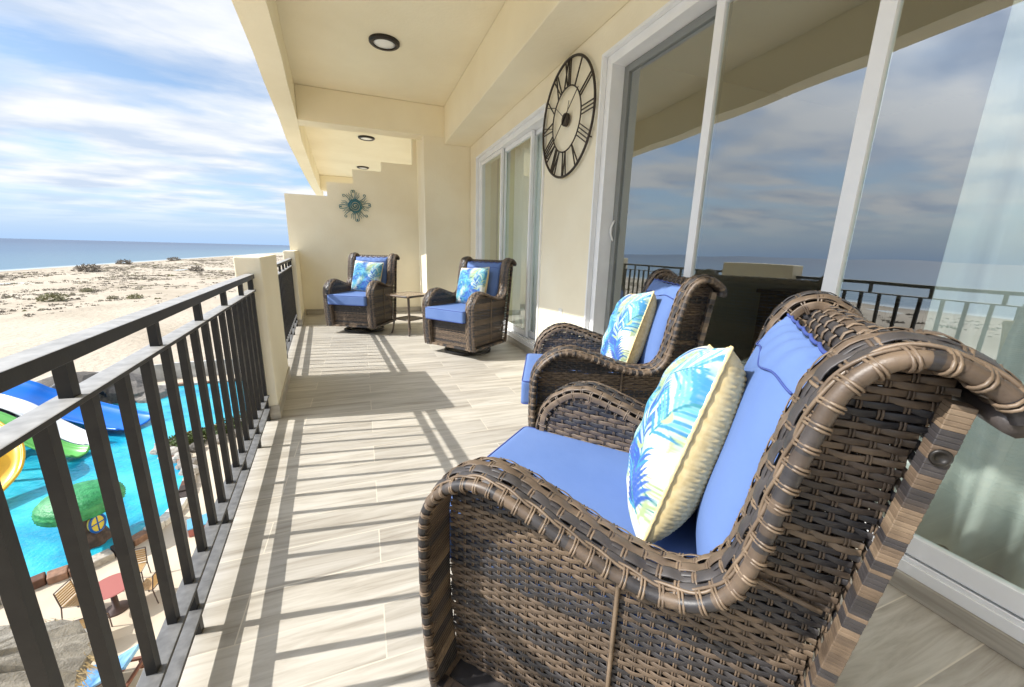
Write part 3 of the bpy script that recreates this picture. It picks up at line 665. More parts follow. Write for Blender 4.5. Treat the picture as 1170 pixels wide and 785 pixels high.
    # seat cushion
    def softbox(hx, hy, hz, r, puff, n=26):
        s_ = np.sin(np.linspace(-1, 1, n)*math.pi/2); out = []
        for ax in range(3):
            for sg in (-1, 1):
                u, v = np.meshgrid(s_, s_, indexing='ij'); c = np.zeros((n, n, 3)); o = [q for q in range(3) if q != ax]
                c[..., ax] = sg; c[..., o[0]] = u if sg*(1 if ax != 1 else -1) > 0 else v; c[..., o[1]] = v if sg*(1 if ax != 1 else -1) > 0 else u
                H = np.array([hx, hy, hz]); p = c*H; inn = np.clip(p, -(H-r), H-r); dlt = p-inn; nn = np.linalg.norm(dlt, axis=-1, keepdims=True); p = inn+r*dlt/np.maximum(nn, 1e-9)
                p[..., 2] += np.sign(p[..., 2])*puff*(1-c[..., 0]**2)*(1-c[..., 1]**2)*(np.abs(c[..., 2]))
                out.append(p)
        return out
    b = MB(); off = np.array(LD(0, .222, .487))
    for g in softbox(.283, .320, .068, .020, .010): b.grid(g+off)
    sc = b.build('seat_cushion', M['blue'], root, smooth=True)
    def rim(hx, hy, z, r, rad, name, par):
        a = []; k = 6
        for cx_, cy_, a0 in ((hx-r, hy-r, 0), (-hx+r, hy-r, 90), (-hx+r, -hy+r, 180), (hx-r, -hy+r, 270)):
            for q in range(k+1): t_ = R_(a0+90*q/k); a.append((cx_+r*math.cos(t_), cy_+r*math.sin(t_), z))
        b = MB(); b.tube(np.array(a)+off*[1, 1, 0], rad, 6, closed=True); return b.build(name, M['piping'], par, smooth=True)
    rim(.280, .317, .487+.061, .02, .0034, 'piping', sc); rim(.280, .317, .487-.061, .02, .0034, 'piping', sc)
    # back cushion
    n = 70; u = np.linspace(-1, 1, n); U, Vv = np.meshgrid(u, u, indexing='ij'); hw, hh = .262, .262
    b = MB(); base = np.array(LD(0, .612, .800)); tilt = R_(11)
    for sg in (1, -1):
        th_ = .072*np.clip((1-np.abs(U)**3.2)*(1-np.abs(Vv)**3.2), 0, 1)**.5
        th_ = th_+.004*np.sin(U*5+Vv*3)*(1-U**2)*(1-Vv**2)+.0018*np.sin(U*17+2*np.sin(Vv*4))*np.clip(Vv-.35, 0, 1)*(1-Vv**8)*(1-U**4)
        X = hw*U*(1-.035*(1-Vv**2)); Z = hh*Vv*(1-.03*(1-U**2)); Z = Z+.003*np.sin(U*19)*np.clip(Vv, 0, 1)**8
        Y = sg*th_+.003*np.sin(U*19+1)*np.clip(Vv, 0, 1)**8
        P = np.stack([X, Y*math.cos(tilt)-Z*math.sin(tilt), Z*math.cos(tilt)+Y*math.sin(tilt)], -1)+base
        b.grid(P if sg < 0 else P[:, ::-1])
    bc = b.build('back_cushion', M['blue'], root, smooth=True)
    b = MB(); u = np.linspace(-1, 1, 80); q = [(hw*x_, 0, hh+.003*math.sin(x_*19)) for x_ in u]; q = [(x_, (.003*math.sin(u_*19+1))*math.cos(tilt)-z_*math.sin(tilt), z_*math.cos(tilt)) for (x_, _, z_), u_ in zip(q, u)]
    b.tube(np.array(q)+base, .0034, 6); q2 = []
    for uu in np.linspace(-.93, .93, 70):
        vv = .74+.03*math.sin(uu*7); yy = .072*math.sqrt((1-abs(uu)**3.2)*(1-vv**3.2))+.001; zz_ = hh*vv*(1-.03*(1-uu*uu)); q2.append((hw*uu, yy*math.cos(tilt)-zz_*math.sin(tilt), zz_*math.cos(tilt)+yy*math.sin(tilt)))
    b.tube(np.array(q2)+base, .0022, 5); b.build('piping', M['piping'], bc, smooth=True)
    return root

# ------------------------------------------------------------------ throw pillow with printed palm leaves
def palm_print(n=230, seed=5):
    r = np.random.default_rng(seed); yy, xx = np.meshgrid(np.linspace(0, 1, n), np.linspace(0, 1, n)); img = np.ones((n, n, 3))*np.array([.70, .73, .68])
    C_ = {'royal': (.045, .11, .40), 'azure': (.06, .26, .52), 'aqua': (.14, .42, .50), 'lime': (.36, .46, .25), 'pale': (.40, .56, .52), 'teal': (.05, .22, .28)}
    def stroke(p0, p1, w0, col, bend=0., al=.95):
        col = np.array(C_[col])*r.uniform(.85, 1.15); p0 = np.array(p0); p1 = np.array(p1); m = (p0+p1)/2+bend*np.array([-(p1-p0)[1], (p1-p0)[0]])
        q = [(1-t)**2*p0+2*t*(1-t)*m+t*t*p1 for t in np.linspace(0, 1, 7)]
        for i in range(6):
            a, b_ = q[i], q[i+1]; d = b_-a; L2 = d@d+1e-9; pad = w0+.01
            i0, i1 = [int(np.clip((v_)*(n-1), 0, n)) for v_ in (min(a[0], b_[0])-pad, max(a[0], b_[0])+pad+.01)]; j0, j1 = [int(np.clip((v_)*(n-1), 0, n)) for v_ in (min(a[1], b_[1])-pad, max(a[1], b_[1])+pad+.01)]
            if i1 <= i0 or j1 <= j0: continue
            X_, Y_ = xx[i0:i1, j0:j1], yy[i0:i1, j0:j1]; t = np.clip(((X_-a[0])*d[0]+(Y_-a[1])*d[1])/L2, 0, 1); dist = np.hypot(X_-a[0]-t*d[0], Y_-a[1]-t*d[1])
            f = (i+t)/6; wd = w0*np.sin(np.pi*np.clip(.12+.88*f, 0, 1))**.7; k = np.clip((wd-dist)*n*.9+.5, 0, 1)*al
            img[i0:i1, j0:j1] = img[i0:i1, j0:j1]*(1-k[..., None])+col*k[..., None]
    def frond(p, ang, ln, pal, nl=15, spread=.26, wd=.011):
        p = np.array(p, float); bend = r.uniform(-.5, .5); pts = []
        for k in range(nl+1):
            a = ang+bend*k/nl; p = p+ln/nl*np.array([math.cos(a), math.sin(a)]); pts.append((p.copy(), a))
        for k, (q, a) in enumerate(pts[1:]):
            f = k/nl; l = spread*math.sin(math.pi*(.15+.8*f))**.8
            for sg in (-1, 1):
                aa = a+sg*(1.05-.55*f); stroke(q, q+l*np.array([math.cos(aa), math.sin(aa)]), wd*(1.1-.3*f), pal[r.integers(len(pal))], sg*-.18)
        for (a1, _), (a2, _) in zip(pts[:-1], pts[1:]): stroke(a1, a2, .005, 'teal')
    for gx in range(4):
        for gy in range(4): frond(((gx+r.uniform(.2, .8))/4, (gy+r.uniform(.2, .8))/4), r.uniform(0, 6.28), .34, [['pale', 'aqua', 'pale'], ['lime', 'pale', 'lime'], ['aqua', 'azure', 'pale']][r.integers(3)], 14, .15, .0065)
    for p, a, pal in (((.02, .10), .9, ['royal', 'azure', 'royal']), ((.95, .05), 2.2, ['aqua', 'azure', 'aqua']), ((.50, .02), 1.5, ['lime', 'pale', 'aqua']), ((.05, .62), .35, ['aqua', 'azure', 'aqua']), ((.98, .55), 2.9, ['royal', 'azure', 'royal']),
                      ((.40, .45), 1.2, ['azure', 'aqua', 'royal']), ((.15, .98), -.9, ['lime', 'pale', 'lime']), ((.85, .98), -2.0, ['azure', 'royal', 'aqua']), ((.70, .30), .3, ['royal', 'azure', 'azure']), ((.30, .75), 2.6, ['pale', 'aqua', 'azure']),
                      ((.62, .62), 1.9, ['royal', 'azure', 'royal']), ((.25, .30), -.5, ['royal', 'aqua', 'azure']), ((.80, .78), 3.6, ['azure', 'aqua', 'azure']), ((.55, .85), -1.2, ['royal', 'azure', 'aqua']), ((.35, .55), -1.4, ['royal', 'royal', 'azure']), ((.10, .25), 1.2, ['azure', 'royal', 'pale']), ((.12, .45), 1.9, ['aqua', 'azure', 'pale']), ((.90, .30), 1.5, ['azure', 'royal', 'aqua'])):
        frond(p, a, r.uniform(.40, .52), pal, 22, .20, .0085)
    for _ in range(16):
        p = r.uniform(0, 1, 2); a = r.uniform(0, 6.28); l = r.uniform(.06, .12); stroke(p, p+l*np.array([math.cos(a), math.sin(a)]), .012, ['teal', 'aqua', 'lime'][r.integers(3)], .5)
    return np.clip(img, 0, 1)
IMG = palm_print()
def throw_pillow():
    root = empty('throw_pillow'); n = IMG.shape[0]; u = np.linspace(-1, 1, n); U, Vv = np.meshgrid(u, u, indexing='ij'); h = .226
    def shape(U, Vv, T):
        th_ = T*np.clip((1-np.abs(U)**3.0)*(1-np.abs(Vv)**3.0), 0, 1)**.46
        X = h*U*(1-.05*(1-Vv**2)); Z = h*Vv*(1-.05*(1-U**2)); return X, th_, Z
    X, Y, Z = shape(U, Vv, .092); Y = Y+(.0035*np.sin(U*9+Vv*4)+.003*np.sin(Vv*13-U*5+2*np.sin(U*3)))*(1-U**4)*(1-Vv**4)
    b = MB(); b.grid(np.stack([X, Y, Z], -1)[:, ::-1]); col = np.ones((n*n, 4)); col[:, :3] = IMG[:, ::-1].reshape(-1, 3)
    b.build('printed_front', M['print'], root, smooth=True, color=col.astype(np.float32))
    m = 240; u = np.linspace(-1, 1, m); U, Vv = np.meshgrid(u, u, indexing='ij'); X, Y, Z = shape(U, Vv, .098)
    pz = .0115; row = np.floor(Z/pz); fz = Z/pz-row; tw = X/.015+fz*.9*np.where(row % 2 == 0, 1, -1)+row*.37; fx = tw-np.floor(tw)
    bump = .0042*np.sin(math.pi*fz)**.6*(.35+.65*np.sin(math.pi*fx)**.8); edge = np.clip((1-np.maximum(abs(U), abs(Vv)))*12, 0, 1)
    b = MB(); b.grid(np.stack([X, -(Y+bump*edge), Z], -1)); b.build('woven_back', M['seagrass'], root, smooth=True)
    b = MB(); k = 40; s1 = np.linspace(-1, 1, k)[:-1]; ed = [(q, -1) for q in s1]+[(1, q) for q in s1]+[(-q, 1) for q in s1]+[(-1, -q) for q in s1]; ed = np.array(ed); X, _, Z = shape(ed[:, 0], ed[:, 1], 0)
    b.tube(np.stack([X, 0*X-.002, Z], 1)*[1.006, 1, 1.006], .0042+.0012*np.sin(np.arange(len(X))*2.4), 6, closed=True); b.build('seam_edge', M['seagrass'], root, smooth=True)
    return root

CH = [((-.19, 5.844), -2.100, 'swivel wicker armchair farthest left beside the end wall, left of the side table'),
      ((.885, 4.332), -2.499, 'wicker armchair between the side table and the far sliding door'),
      ((.941, 1.978), 2.697, 'wicker armchair in the middle, in front of the near glass door'),
      ((.397, 1.015), 2.280, 'largest wicker armchair in the right foreground, cut by the frame')]
proto = swivel_chair(CH[0][2]); pil0 = throw_pillow()
# pillow pose inside each chair: lateral, depth, height, tilt back, roll, yaw
PP = [((-.02, .455, .775), 17, 3, 0, 'palm print throw pillow on the farthest left armchair by the end wall'),
      ((.03, .455, .775), 17, -4, -6, 'palm print throw pillow on the armchair right of the side table'),
      ((.02, .470, .775), 17, -8, 0, 'palm print throw pillow with beige back on the middle armchair'),
      ((.060, .455, .768), 15, -12, 3, 'largest palm print throw pillow with woven seagrass back in the foreground armchair')]
for i, ((x, y), th_, lab) in enumerate(CH):
    c = proto if i == 0 else copy_tree(proto); p = pil0 if i == 0 else copy_tree(pil0)
    f = np.array([math.cos(th_), math.sin(th_)]); R = np.array([f[1], -f[0]]); o = np.array([x, y])-f*.35
    c.location = (o[0], o[1], 0); c.rotation_euler = (0, 0, th_-math.pi/2); c['label'] = lab
    (l, d, z), tl, rl, yw, pl = PP[i]; q = np.array([x, y])+R*l-f*d
    Mx = Matrix.Rotation(th_-math.pi/2+R_(yw), 4, 'Z') @ Matrix.Rotation(R_(tl), 4, 'X') @ Matrix.Rotation(R_(-rl), 4, 'Y')
    p.location = (q[0], q[1], z); p.rotation_euler = Mx.to_euler(); tag(p, pl, 'pillow', 'palm print throw pillows on the armchairs')

# ------------------------------------------------------------------ side table
t = empty('side_table', (.59, 5.74, 0), R_(38)); tag(t, 'small square side table with curved wicker legs between the far armchairs', 'table')
def rsq(h, r, z, k=5):
    a = []
    for cx_, cy_, a0 in ((h-r, h-r, 0), (-h+r, h-r, 90), (-h+r, -h+r, 180), (h-r, -h+r, 270)):
        for q in range(k+1): t_ = R_(a0+90*q/k); a.append((cx_+r*math.cos(t_), cy_+r*math.sin(t_), z))
    return a
b = MB(); b.prism(rsq(.215, .03, 0), .552, .567); b.build('tabletop', M['table_top'], t, bevel=.003)
b = MB(); b.tube(rsq(.228, .04, .554), .015, 8, [.3+.5*((i//2) % 2) for i in range(24)], closed=True); b.build('edge_band', M['wicker'], t, smooth=True, tint=True)
for sx in (-1, 1):
    for sy in (-1, 1):
        P = catmull([(sx*.195, sy*.195, .545), (sx*.165, sy*.165, .38), (sx*.148, sy*.148, .22), (sx*.160, sy*.160, .08), (sx*.178, sy*.178, 0)], 8)
        b = MB(); b.tube(P, .0125, 8, .35+.3*rng.random(len(P))); b.build('leg', M['wicker'], t, smooth=True, tint=True)
b = MB(); b.tube(rsq(.150, .03, .215), .010, 6, .5, closed=True); b.prism(rsq(.143, .02, 0), .212, .220, .6); b.build('shelf', M['wicker'], t, tint=True)

# ================================================================== outdoors below
M['patio'] = noisy(mat('patio_concrete', rough=.85), (.46, .39, .30), (.56, .48, .375), .6, 6, .2, 12)
def sand_mat():
    m = mat('beach_sand', rough=.95, spec=.1); nt = m.node_tree; b_ = nt.nodes['Principled BSDF']; tc = nt.nodes.new('ShaderNodeTexCoord')
    n1 = nt.nodes.new('ShaderNodeTexNoise'); n1.inputs['Scale'].default_value = .06; n1.inputs['Detail'].default_value = 9; n1.inputs['Roughness'].default_value = .6; nt.links.new(tc.outputs['Object'], n1.inputs['Vector'])
    c = ramp(nt, n1.outputs[0], [(.3, (.38, .325, .25)), (.5, (.48, .415, .33)), (.75, (.54, .475, .385))])
    sp = nt.nodes.new('ShaderNodeSeparateXYZ'); nt.links.new(tc.outputs['Object'], sp.inputs[0])
    wet = nt.nodes.new('ShaderNodeMapRange'); wet.inputs[1].default_value = -99.5; wet.inputs[2].default_value = -90; nt.links.new(sp.outputs[0], wet.inputs[0])
    mx = nt.nodes.new('ShaderNodeMixRGB'); mx.inputs[1].default_value = (.30, .255, .19, 1); nt.links.new(wet.outputs[0], mx.inputs[0]); nt.links.new(c, mx.inputs[2]); nt.links.new(mx.outputs[0], b_.inputs['Base Color'])
    n2 = nt.nodes.new('ShaderNodeTexNoise'); n2.inputs['Scale'].default_value = 1.6; n2.inputs['Detail'].default_value = 8; nt.links.new(tc.outputs['Object'], n2.inputs['Vector'])
    bp = nt.nodes.new('ShaderNodeBump'); bp.inputs['Strength'].default_value = 1.0; bp.inputs['Distance'].default_value = .22; nt.links.new(n2.outputs[0], bp.inputs['Height']); nt.links.new(bp.outputs[0], b_.inputs['Normal'])
    return m
M['sand'] = sand_mat()
def sea_mat():
    m = mat('sea_water', (.045, .15, .235), .30, spec=.25); nt = m.node_tree; b_ = nt.nodes['Principled BSDF']; tc = nt.nodes.new('ShaderNodeTexCoord')
    sp = nt.nodes.new('ShaderNodeSeparateXYZ'); nt.links.new(tc.outputs['Object'], sp.inputs[0])
    sh = nt.nodes.new('ShaderNodeMapRange'); sh.inputs[1].default_value = -98.5; sh.inputs[2].default_value = -900; nt.links.new(sp.outputs[0], sh.inputs[0])
    nt.links.new(ramp(nt, sh.outputs[0], [(0, (.55, .60, .60)), (.003, (.50, .56, .58)), (.008, (.10, .19, .26)), (.2, (.055, .12, .21)), (1, (.03, .07, .15))]), b_.inputs['Base Color'])
    mp = nt.nodes.new('ShaderNodeMapping'); mp.inputs['Scale'].default_value = (1, .35, 1); nt.links.new(tc.outputs['Object'], mp.inputs[0])
    n = nt.nodes.new('ShaderNodeTexNoise'); n.inputs['Scale'].default_value = .35; n.inputs['Detail'].default_value = 8; nt.links.new(mp.outputs[0], n.inputs['Vector'])
    bp = nt.nodes.new('ShaderNodeBump'); bp.inputs['Strength'].default_value = .9; bp.inputs['Distance'].default_value = .5; nt.links.new(n.outputs[0], bp.inputs['Height']); nt.links.new(bp.outputs[0], b_.inputs['Normal'])
    return m
M['sea'] = sea_mat()
def pool_mat():
    m = mat('pool_water_blue', (.02, .42, .56), .06); nt = m.node_tree; b_ = nt.nodes['Principled BSDF']; tc = nt.nodes.new('ShaderNodeTexCoord')
    n = nt.nodes.new('ShaderNodeTexNoise'); n.inputs['Scale'].default_value = .5; n.inputs['Detail'].default_value = 4; nt.links.new(tc.outputs['Object'], n.inputs['Vector'])
    nt.links.new(ramp(nt, n.outputs[0], [(.38, (.010, .27, .44)), (.5, (.025, .40, .55)), (.68, (.07, .50, .60))]), b_.inputs['Base Color'])
    n2 = nt.nodes.new('ShaderNodeTexNoise'); n2.inputs['Scale'].default_value = 3.5; n2.inputs['Detail'].default_value = 5; nt.links.new(tc.outputs['Object'], n2.inputs['Vector'])
    bp = nt.nodes.new('ShaderNodeBump'); bp.inputs['Strength'].default_value = .8; bp.inputs['Distance'].default_value = .08; nt.links.new(n2.outputs[0], bp.inputs['Height']); nt.links.new(bp.outputs[0], b_.inputs['Normal'])
    return m
M['pool'] = pool_mat()
def tint_mat(name, stops, rough=.8, bump=0):
    m = mat(name, rough=rough, spec=.3); nt = m.node_tree; at = nt.nodes.new('ShaderNodeAttribute'); at.attribute_name = 'tint'
    tc = nt.nodes.new('ShaderNodeTexCoord'); n = nt.nodes.new('ShaderNodeTexNoise'); n.inputs['Scale'].default_value = 9; n.inputs['Detail'].default_value = 6; nt.links.new(tc.outputs['Object'], n.inputs['Vector'])
    v = ramp(nt, n.outputs[0], [(.3, .75), (.7, 1.2)]); mul = nt.nodes.new('ShaderNodeMixRGB'); mul.blend_type = 'MULTIPLY'; mul.inputs[0].default_value = 1
    nt.links.new(ramp(nt, at.outputs['Fac'], stops), mul.inputs[1]); nt.links.new(v, mul.inputs[2]); nt.links.new(mul.outputs[0], nt.nodes['Principled BSDF'].inputs['Base Color'])
    if bump:
        bp = nt.nodes.new('ShaderNodeBump'); bp.inputs['Strength'].default_value = bump; bp.inputs['Distance'].default_value = .03; nt.links.new(n.outputs[0], bp.inputs['Height']); nt.links.new(bp.outputs[0], nt.nodes['Principled BSDF'].inputs['Normal'])
    return m
M['stone'] = tint_mat('pool_stone', [(0, (.03, .027, .025)), (.3, (.12, .06, .04)), (.6, (.26, .15, .10)), (.8, (.42, .38, .33)), (1, (.6, .58, .54))], .7, .5)
M['rock'] = tint_mat('rock', [(0, (.05, .045, .04)), (.5, (.22, .20, .18)), (1, (.45, .42, .38))], .85, .8)
M['leaf'] = tint_mat('leaf', [(0, (.035, .07, .018)), (.5, (.06, .10, .025)), (1, (.13, .14, .04))], .6)
M['scrub'] = tint_mat('dry_scrub', [(0, (.23, .20, .165)), (.5, (.34, .30, .24)), (1, (.27, .26, .14))], .9)
M['thatch'] = noisy(mat('dry_thatch', rough=.9), (.17, .155, .13), (.31, .285, .24), 5, 7, .9, 30, stretch=(1, 1, 1), bdist=.03)
M['fringe'] = noisy(mat('thatch_fringe', rough=.9), (.38, .29, .16), (.55, .45, .28), 12, 5)

# beach: one sheet to the horizon
def fbm(x, y, s, seed, oct=5):
    r = np.random.default_rng(seed); o = np.zeros_like(x)
    for k in range(oct):
        for _ in range(3):
            a = r.uniform(0, 6.28); f = s*2**k*r.uniform(.8, 1.2); o += np.sin((x*math.cos(a)+y*math.sin(a))*f+r.uniform(0, 6.28))/2**k/3
    return o
xs = np.concatenate([np.linspace(-104, -22, 165), np.linspace(-20, 20, 10), np.linspace(40, 3000, 12)])
ys = np.concatenate([-np.geomspace(6000, 120, 30), np.linspace(-115, 300, 416), np.geomspace(306, 15000, 90)])
X, Y = np.meshgrid(xs, ys, indexing='ij'); amp = np.clip((-22-X)/15, 0, 1)*np.clip((X+99)/12, 0, 1)
H = fbm(X+5*np.sin(Y*.03), Y, .16, 3)*.30*(.6+.8*np.clip((-30-X)/30, 0, 1))+fbm(X, Y, .5, 4, 3)*.10+.25*np.clip((-60-X)/20, 0, 1)*np.clip((X+88)/10, 0, 1)
far = np.clip(1-(np.abs(Y)-300)/300, 0, 1)
Zg = GZ-.03+H*amp*far+.10*amp; Zg = np.where(X < -96, GZ-.03-(-96-X)*.09, Zg)
b = MB(); b.grid(np.stack([X, Y, Zg], -1)); tag(b.build('beach', M['sand'], smooth=True), kind='structure')
b = MB(); b.prism([(-25000, -25000), (-60, -25000), (-60, 25000), (-25000, 25000)], GZ-2, GZ-.28); tag(b.build('sea', M['sea']), kind='structure')
b = MB(); b.prism([(-21.2, -30), (1.3, -30), (1.3, 34), (-12, 33.2), (-18.8, 31.5), (-21.2, 24)], GZ-.3, GZ+.02); tag(b.build('patio', M['patio']), kind='structure')
# pool
PC = catmull([(-9.38, 12.44), (-8.77, 12.88), (-8.01, 13.2), (-7.42, 13.69), (-7.07, 14.13), (-6.81, 14.84), (-6.71, 15.6), (-6.9, 16.65), (-7.14, 17.66), (-7.8, 18.93), (-8.5, 19.9), (-8.9, 21.0), (-8.2, 22.1), (-6.6, 22.75), (-4.8, 23.4), (-4.0, 25.5), (-4.6, 28.8),
              (-6.2, 30.0), (-8, 30.2), (-12, 30.1), (-15.2, 29.8), (-17.6, 28), (-18.6, 24.5), (-18.6, 18), (-17.6, 12.5), (-15, 9.9), (-12.2, 10.6), (-10.4, 11.7)], 5)
PC, _ = resample(np.vstack([PC, PC[:1]]), .42); PC = PC[:-1]
b = MB(); V = [(p[0], p[1], GZ+.10) for p in PC]; b.add(V, [tuple(range(len(V)))]); b.V[0][:, 2] = GZ+.10
po = b.build('pool_water', M['pool']); tag(po, kind='structure')
b = MB(); cen = PC.mean(0)
nn = np.roll(PC, -1, 0)-np.roll(PC, 1, 0); nn = np.stack([nn[:, 1], -nn[:, 0]], 1); nn /= np.linalg.norm(nn, axis=1)[:, None]
for i in range(len(PC)):
    a, c = PC[i], PC[(i+1) % len(PC)]; d = c-a; n_ = nn[i]; hgt = rng.uniform(.20, .27); wd = rng.uniform(.26, .36); tv = rng.choice([.05, .3, .4, .6, .8, .9, 1.0])
    q = [a+d*.02-n_*.06, c-d*.02-nn[(i+1) % len(PC)]*.06, c-d*.03+nn[(i+1) % len(PC)]*wd, a+d*.03+n_*wd]
    if (q[1][0]-q[0][0])*(q[2][1]-q[1][1])-(q[1][1]-q[0][1])*(q[2][0]-q[1][0]) < 0: q = q[::-1]
    b.prism([tuple(p) for p in q], GZ-.1, GZ+hgt, float(tv))
o = b.build('pool_curb', M['stone'], tint=True, bevel=.03); tag(o, 'curb of brown, white and black stones around the blue pool', 'pool curb')
# low white wall beyond the pool
b = MB(); Pw = [(-2, 32.9), (-8.2, 32.5), (-12.6, 32.5), (-14.6, 31.9), (-17.9, 30.6), (-19.6, 27.8), (-20.6, 22), (-20.8, 8)]
for a, c in zip(Pw[:-1], Pw[1:]):
    b.bar((a[0], a[1], GZ+.55), (c[0], c[1], GZ+.55), .2, 1.10)
M['wallw'] = noisy(mat('weathered_white_wall', rough=.85), (.36, .36, .34), (.62, .62, .60), 1.2, 6)
o = b.build('garden_wall', M['wallw']); tag(o, 'low weathered white wall between pool and beach', 'wall')

def rock(name, c, r, label=None, cat='rock', group=None, parent=None, t=.5, seed=0, sub=3, m='rock'):
    import bmesh
    bm = bmesh.new(); bmesh.ops.create_icosphere(bm, subdivisions=sub, radius=1); rr = np.random.default_rng(seed)
    V = np.array([v.co[:] for v in bm.verts]); F = [tuple(v.index for v in f.verts) for f in bm.faces]; bm.free()
    ph = rr.uniform(0, 6, 12); k = 1+.16*np.sin(V[:, 0]*3+ph[0])*np.sin(V[:, 1]*3.3+ph[1])+.12*np.sin(V[:, 2]*5+ph[2]+V[:, 0]*4)+.05*np.sin(V[:, 0]*11+ph[3])*np.sin(V[:, 1]*12+ph[4])
    V = V*k[:, None]*np.array(r); b = MB(); b.add(V, F, t); o = b.build(name, M[m], parent, tint=True); o.location = c
    if label: tag(o, label, cat, group)
    return o
def leafy(b, c, r, n, size, seed=0, tl=(0, 1)):
    rr = np.random.default_rng(seed); c = np.array(c, float); r = np.array(r, float)
    for _ in range(n):
        d = rr.normal(size=3); d /= np.linalg.norm(d); rad = rr.uniform(.45, 1.08); p = c+d*r*rad; p[2] = max(p[2], c[2]-r[2]*.9)
        a = rr.normal(size=3)+d*.8; a /= np.linalg.norm(a); w_ = np.cross(a, rr.normal(size=3)); w_ /= np.linalg.norm(w_)+1e-9; s = size*rr.uniform(.6, 1.3)
        b.add([p, p+a*s*.5+w_*s*.22, p+a*s, p+a*s*.5-w_*s*.22], [(0, 1, 2, 3)], float(rr.uniform(*tl)))
# planted corner of the pool
shr = [(-8.3, 20.6, .55, .45), (-7.7, 21.0, .5, .42), (-7.2, 21.3, .55, .45), (-6.7, 21.7, .5, .5), (-6.2, 21.9, .55, .62), (-5.7, 22.2, .5, .7)]
labs = ['low green shrub at the tip of the planted pool corner', 'green shrub second from the tip of the planted pool corner', 'green shrub in the middle of the planted pool corner',
        'yellowish green shrub right of the middle in the planted corner', 'taller shrub near the right end of the planted corner', 'tallest shrub at the right end of the planted corner']
for i, (x, y, r_, h_) in enumerate(shr):
    t = empty('shrub', (x, y, GZ+.02)); tag(t, labs[i], 'shrub', 'shrubs in the planted pool corner')
    b = MB(); leafy(b, (0, 0, h_*.75), (r_*.8, r_*.8, h_*.7), 420, .16, i, (.1, 1)); b.build('foliage', M['leaf'], t, tint=True)
    b = MB(); 
    for k in range(5): a = k*1.26; b.tube([(0, 0, 0), (.15*math.cos(a), .15*math.sin(a), h_*.5), (.28*math.cos(a), .28*math.sin(a), h_)], [.02, .014, .006], 5)
    b.build('stem', M['scrub'], t, tint=True)
rk = [(-7.05, 17.9, .30), (-7.35, 18.5, .36), (-7.8, 19.2, .33), (-8.3, 19.75, .40), (-8.85, 20.3, .36), (-7.6, 20.1, .28), (-6.9, 20.75, .30), (-6.3, 21.2, .28), (-9.0, 20.9, .3)]
dr = ['pale rock nearest the mushroom on the pool edge', 'greyish rock next to the pale one on the pool edge', 'middle rock of the pool edge row by the shrubs', 'largest pale rock at the bend of the pool edge', 'rock at the tip of the planted pool corner', 'small dark rock before the low shrubs',
      'rock before the middle shrub of the planted corner', 'rock at the patio side of the taller shrub', 'rock on the water side of the planted tip']
for i, (x, y, r_) in enumerate(rk): rock('rock', (x, y, GZ+.16), (r_*1.1, r_, r_*.7), dr[i], 'rock', 'rocks along the pool edge', t=[.8, .55, .9, 1., .7, .2, .6, .4, .8][i], seed=i)
# rock mound carrying the slides
mound = [(-15.6, 28.2, .9, 1.9, 1.5, .25), (-14.0, 29.0, .5, 1.6, 1.0, .4), (-16.6, 26.0, .8, 1.6, 1.6, .3), (-16.9, 23.6, .8, 1.5, 1.7, .2), (-15.6, 21.3, .5, 1.0, 1.2, .15), (-17.4, 20.9, .7, 1.4, 1.6, .35), (-12.6, 28.6, .2, 1.2, .6, .55)]
ml = ['dark boulder behind the top of the wide blue slide', 'grey boulder at the far pool edge behind the blue slide', 'boulder under the top of the wide blue slide', 'dark boulder under the white slide', 'dark boulder between the green and yellow slides', 'boulder farthest left behind the slides', 'low pale boulder at the far pool edge']
for i, (x, y, z, r_, h_, tt) in enumerate(mound): rock('boulder', (x, y, GZ+z*.5), (r_, r_, h_), ml[i], 'boulder', 'boulders carrying the slides', t=tt, seed=20+i)
# slides
def slide(path, w_, m, label, rim=.22):
    P = catmull(path, 8); T = np.gradient(P, axis=0); S = np.stack([T[:, 1], -T[:, 0], 0*T[:, 0]], 1); S /= np.linalg.norm(S, axis=1)[:, None]
    t = empty('water_slide', tuple(P[-1])); tag(t, label, 'water slide'); P = P-P[-1]
    q = np.linspace(-1, 1, 15); prof = [(x*w_/2, rim*(abs(x)**3)) for x in q]; V = np.array([[p+s*a+np.array([0, 0, h]) for a, h in prof] for p, s in zip(P, S)])
    b = MB(); b.grid(V); o = b.build('channel', m, t, smooth=True); sm = o.modifiers.new('shell', 'SOLIDIFY'); sm.thickness = .05; sm.offset = -1
    for sg in (-1, 1): b = MB(); b.tube(P+S*sg*w_/2+[0, 0, rim], .05, 8); b.build('rim', m, t, smooth=True)
    b = MB()
    for k in (0, len(P)//3): b.tube([P[k]-[0, 0, .05], np.array([P[k][0], P[k][1], GZ-.1-path[-1][2]])], .09, 8)
    b.build('support', M['iron_dust'], t)
def plastic(n, c): return noisy(mat(n, rough=.3), tuple(q*.9 for q in c), c, 2, 3)
slide([(-17.6, 25.4, -5.7), (-16.81, 25.17, -5.9), (-15.75, 24.9, -6.25), (-14.73, 24.77, -6.8), (-13.27, 24.29, -7.35), (-11.6, 23.6, -7.72), (-10.9, 23.3, -7.78)], 1.9, plastic('blue_fibreglass', (.012, .17, .68)), 'wide bright blue water slide, farthest of the slides', .3)
slide([(-16.4, 23.9, -6.0), (-15.6, 23.5, -6.15), (-14.6, 23.05, -6.5), (-13.45, 22.6, -7.3), (-12.4, 22.0, -7.72), (-11.7, 21.6, -7.8)], .75, plastic('white_fibreglass', (.78, .80, .84)), 'white water slide curving down between the blue and green slides')
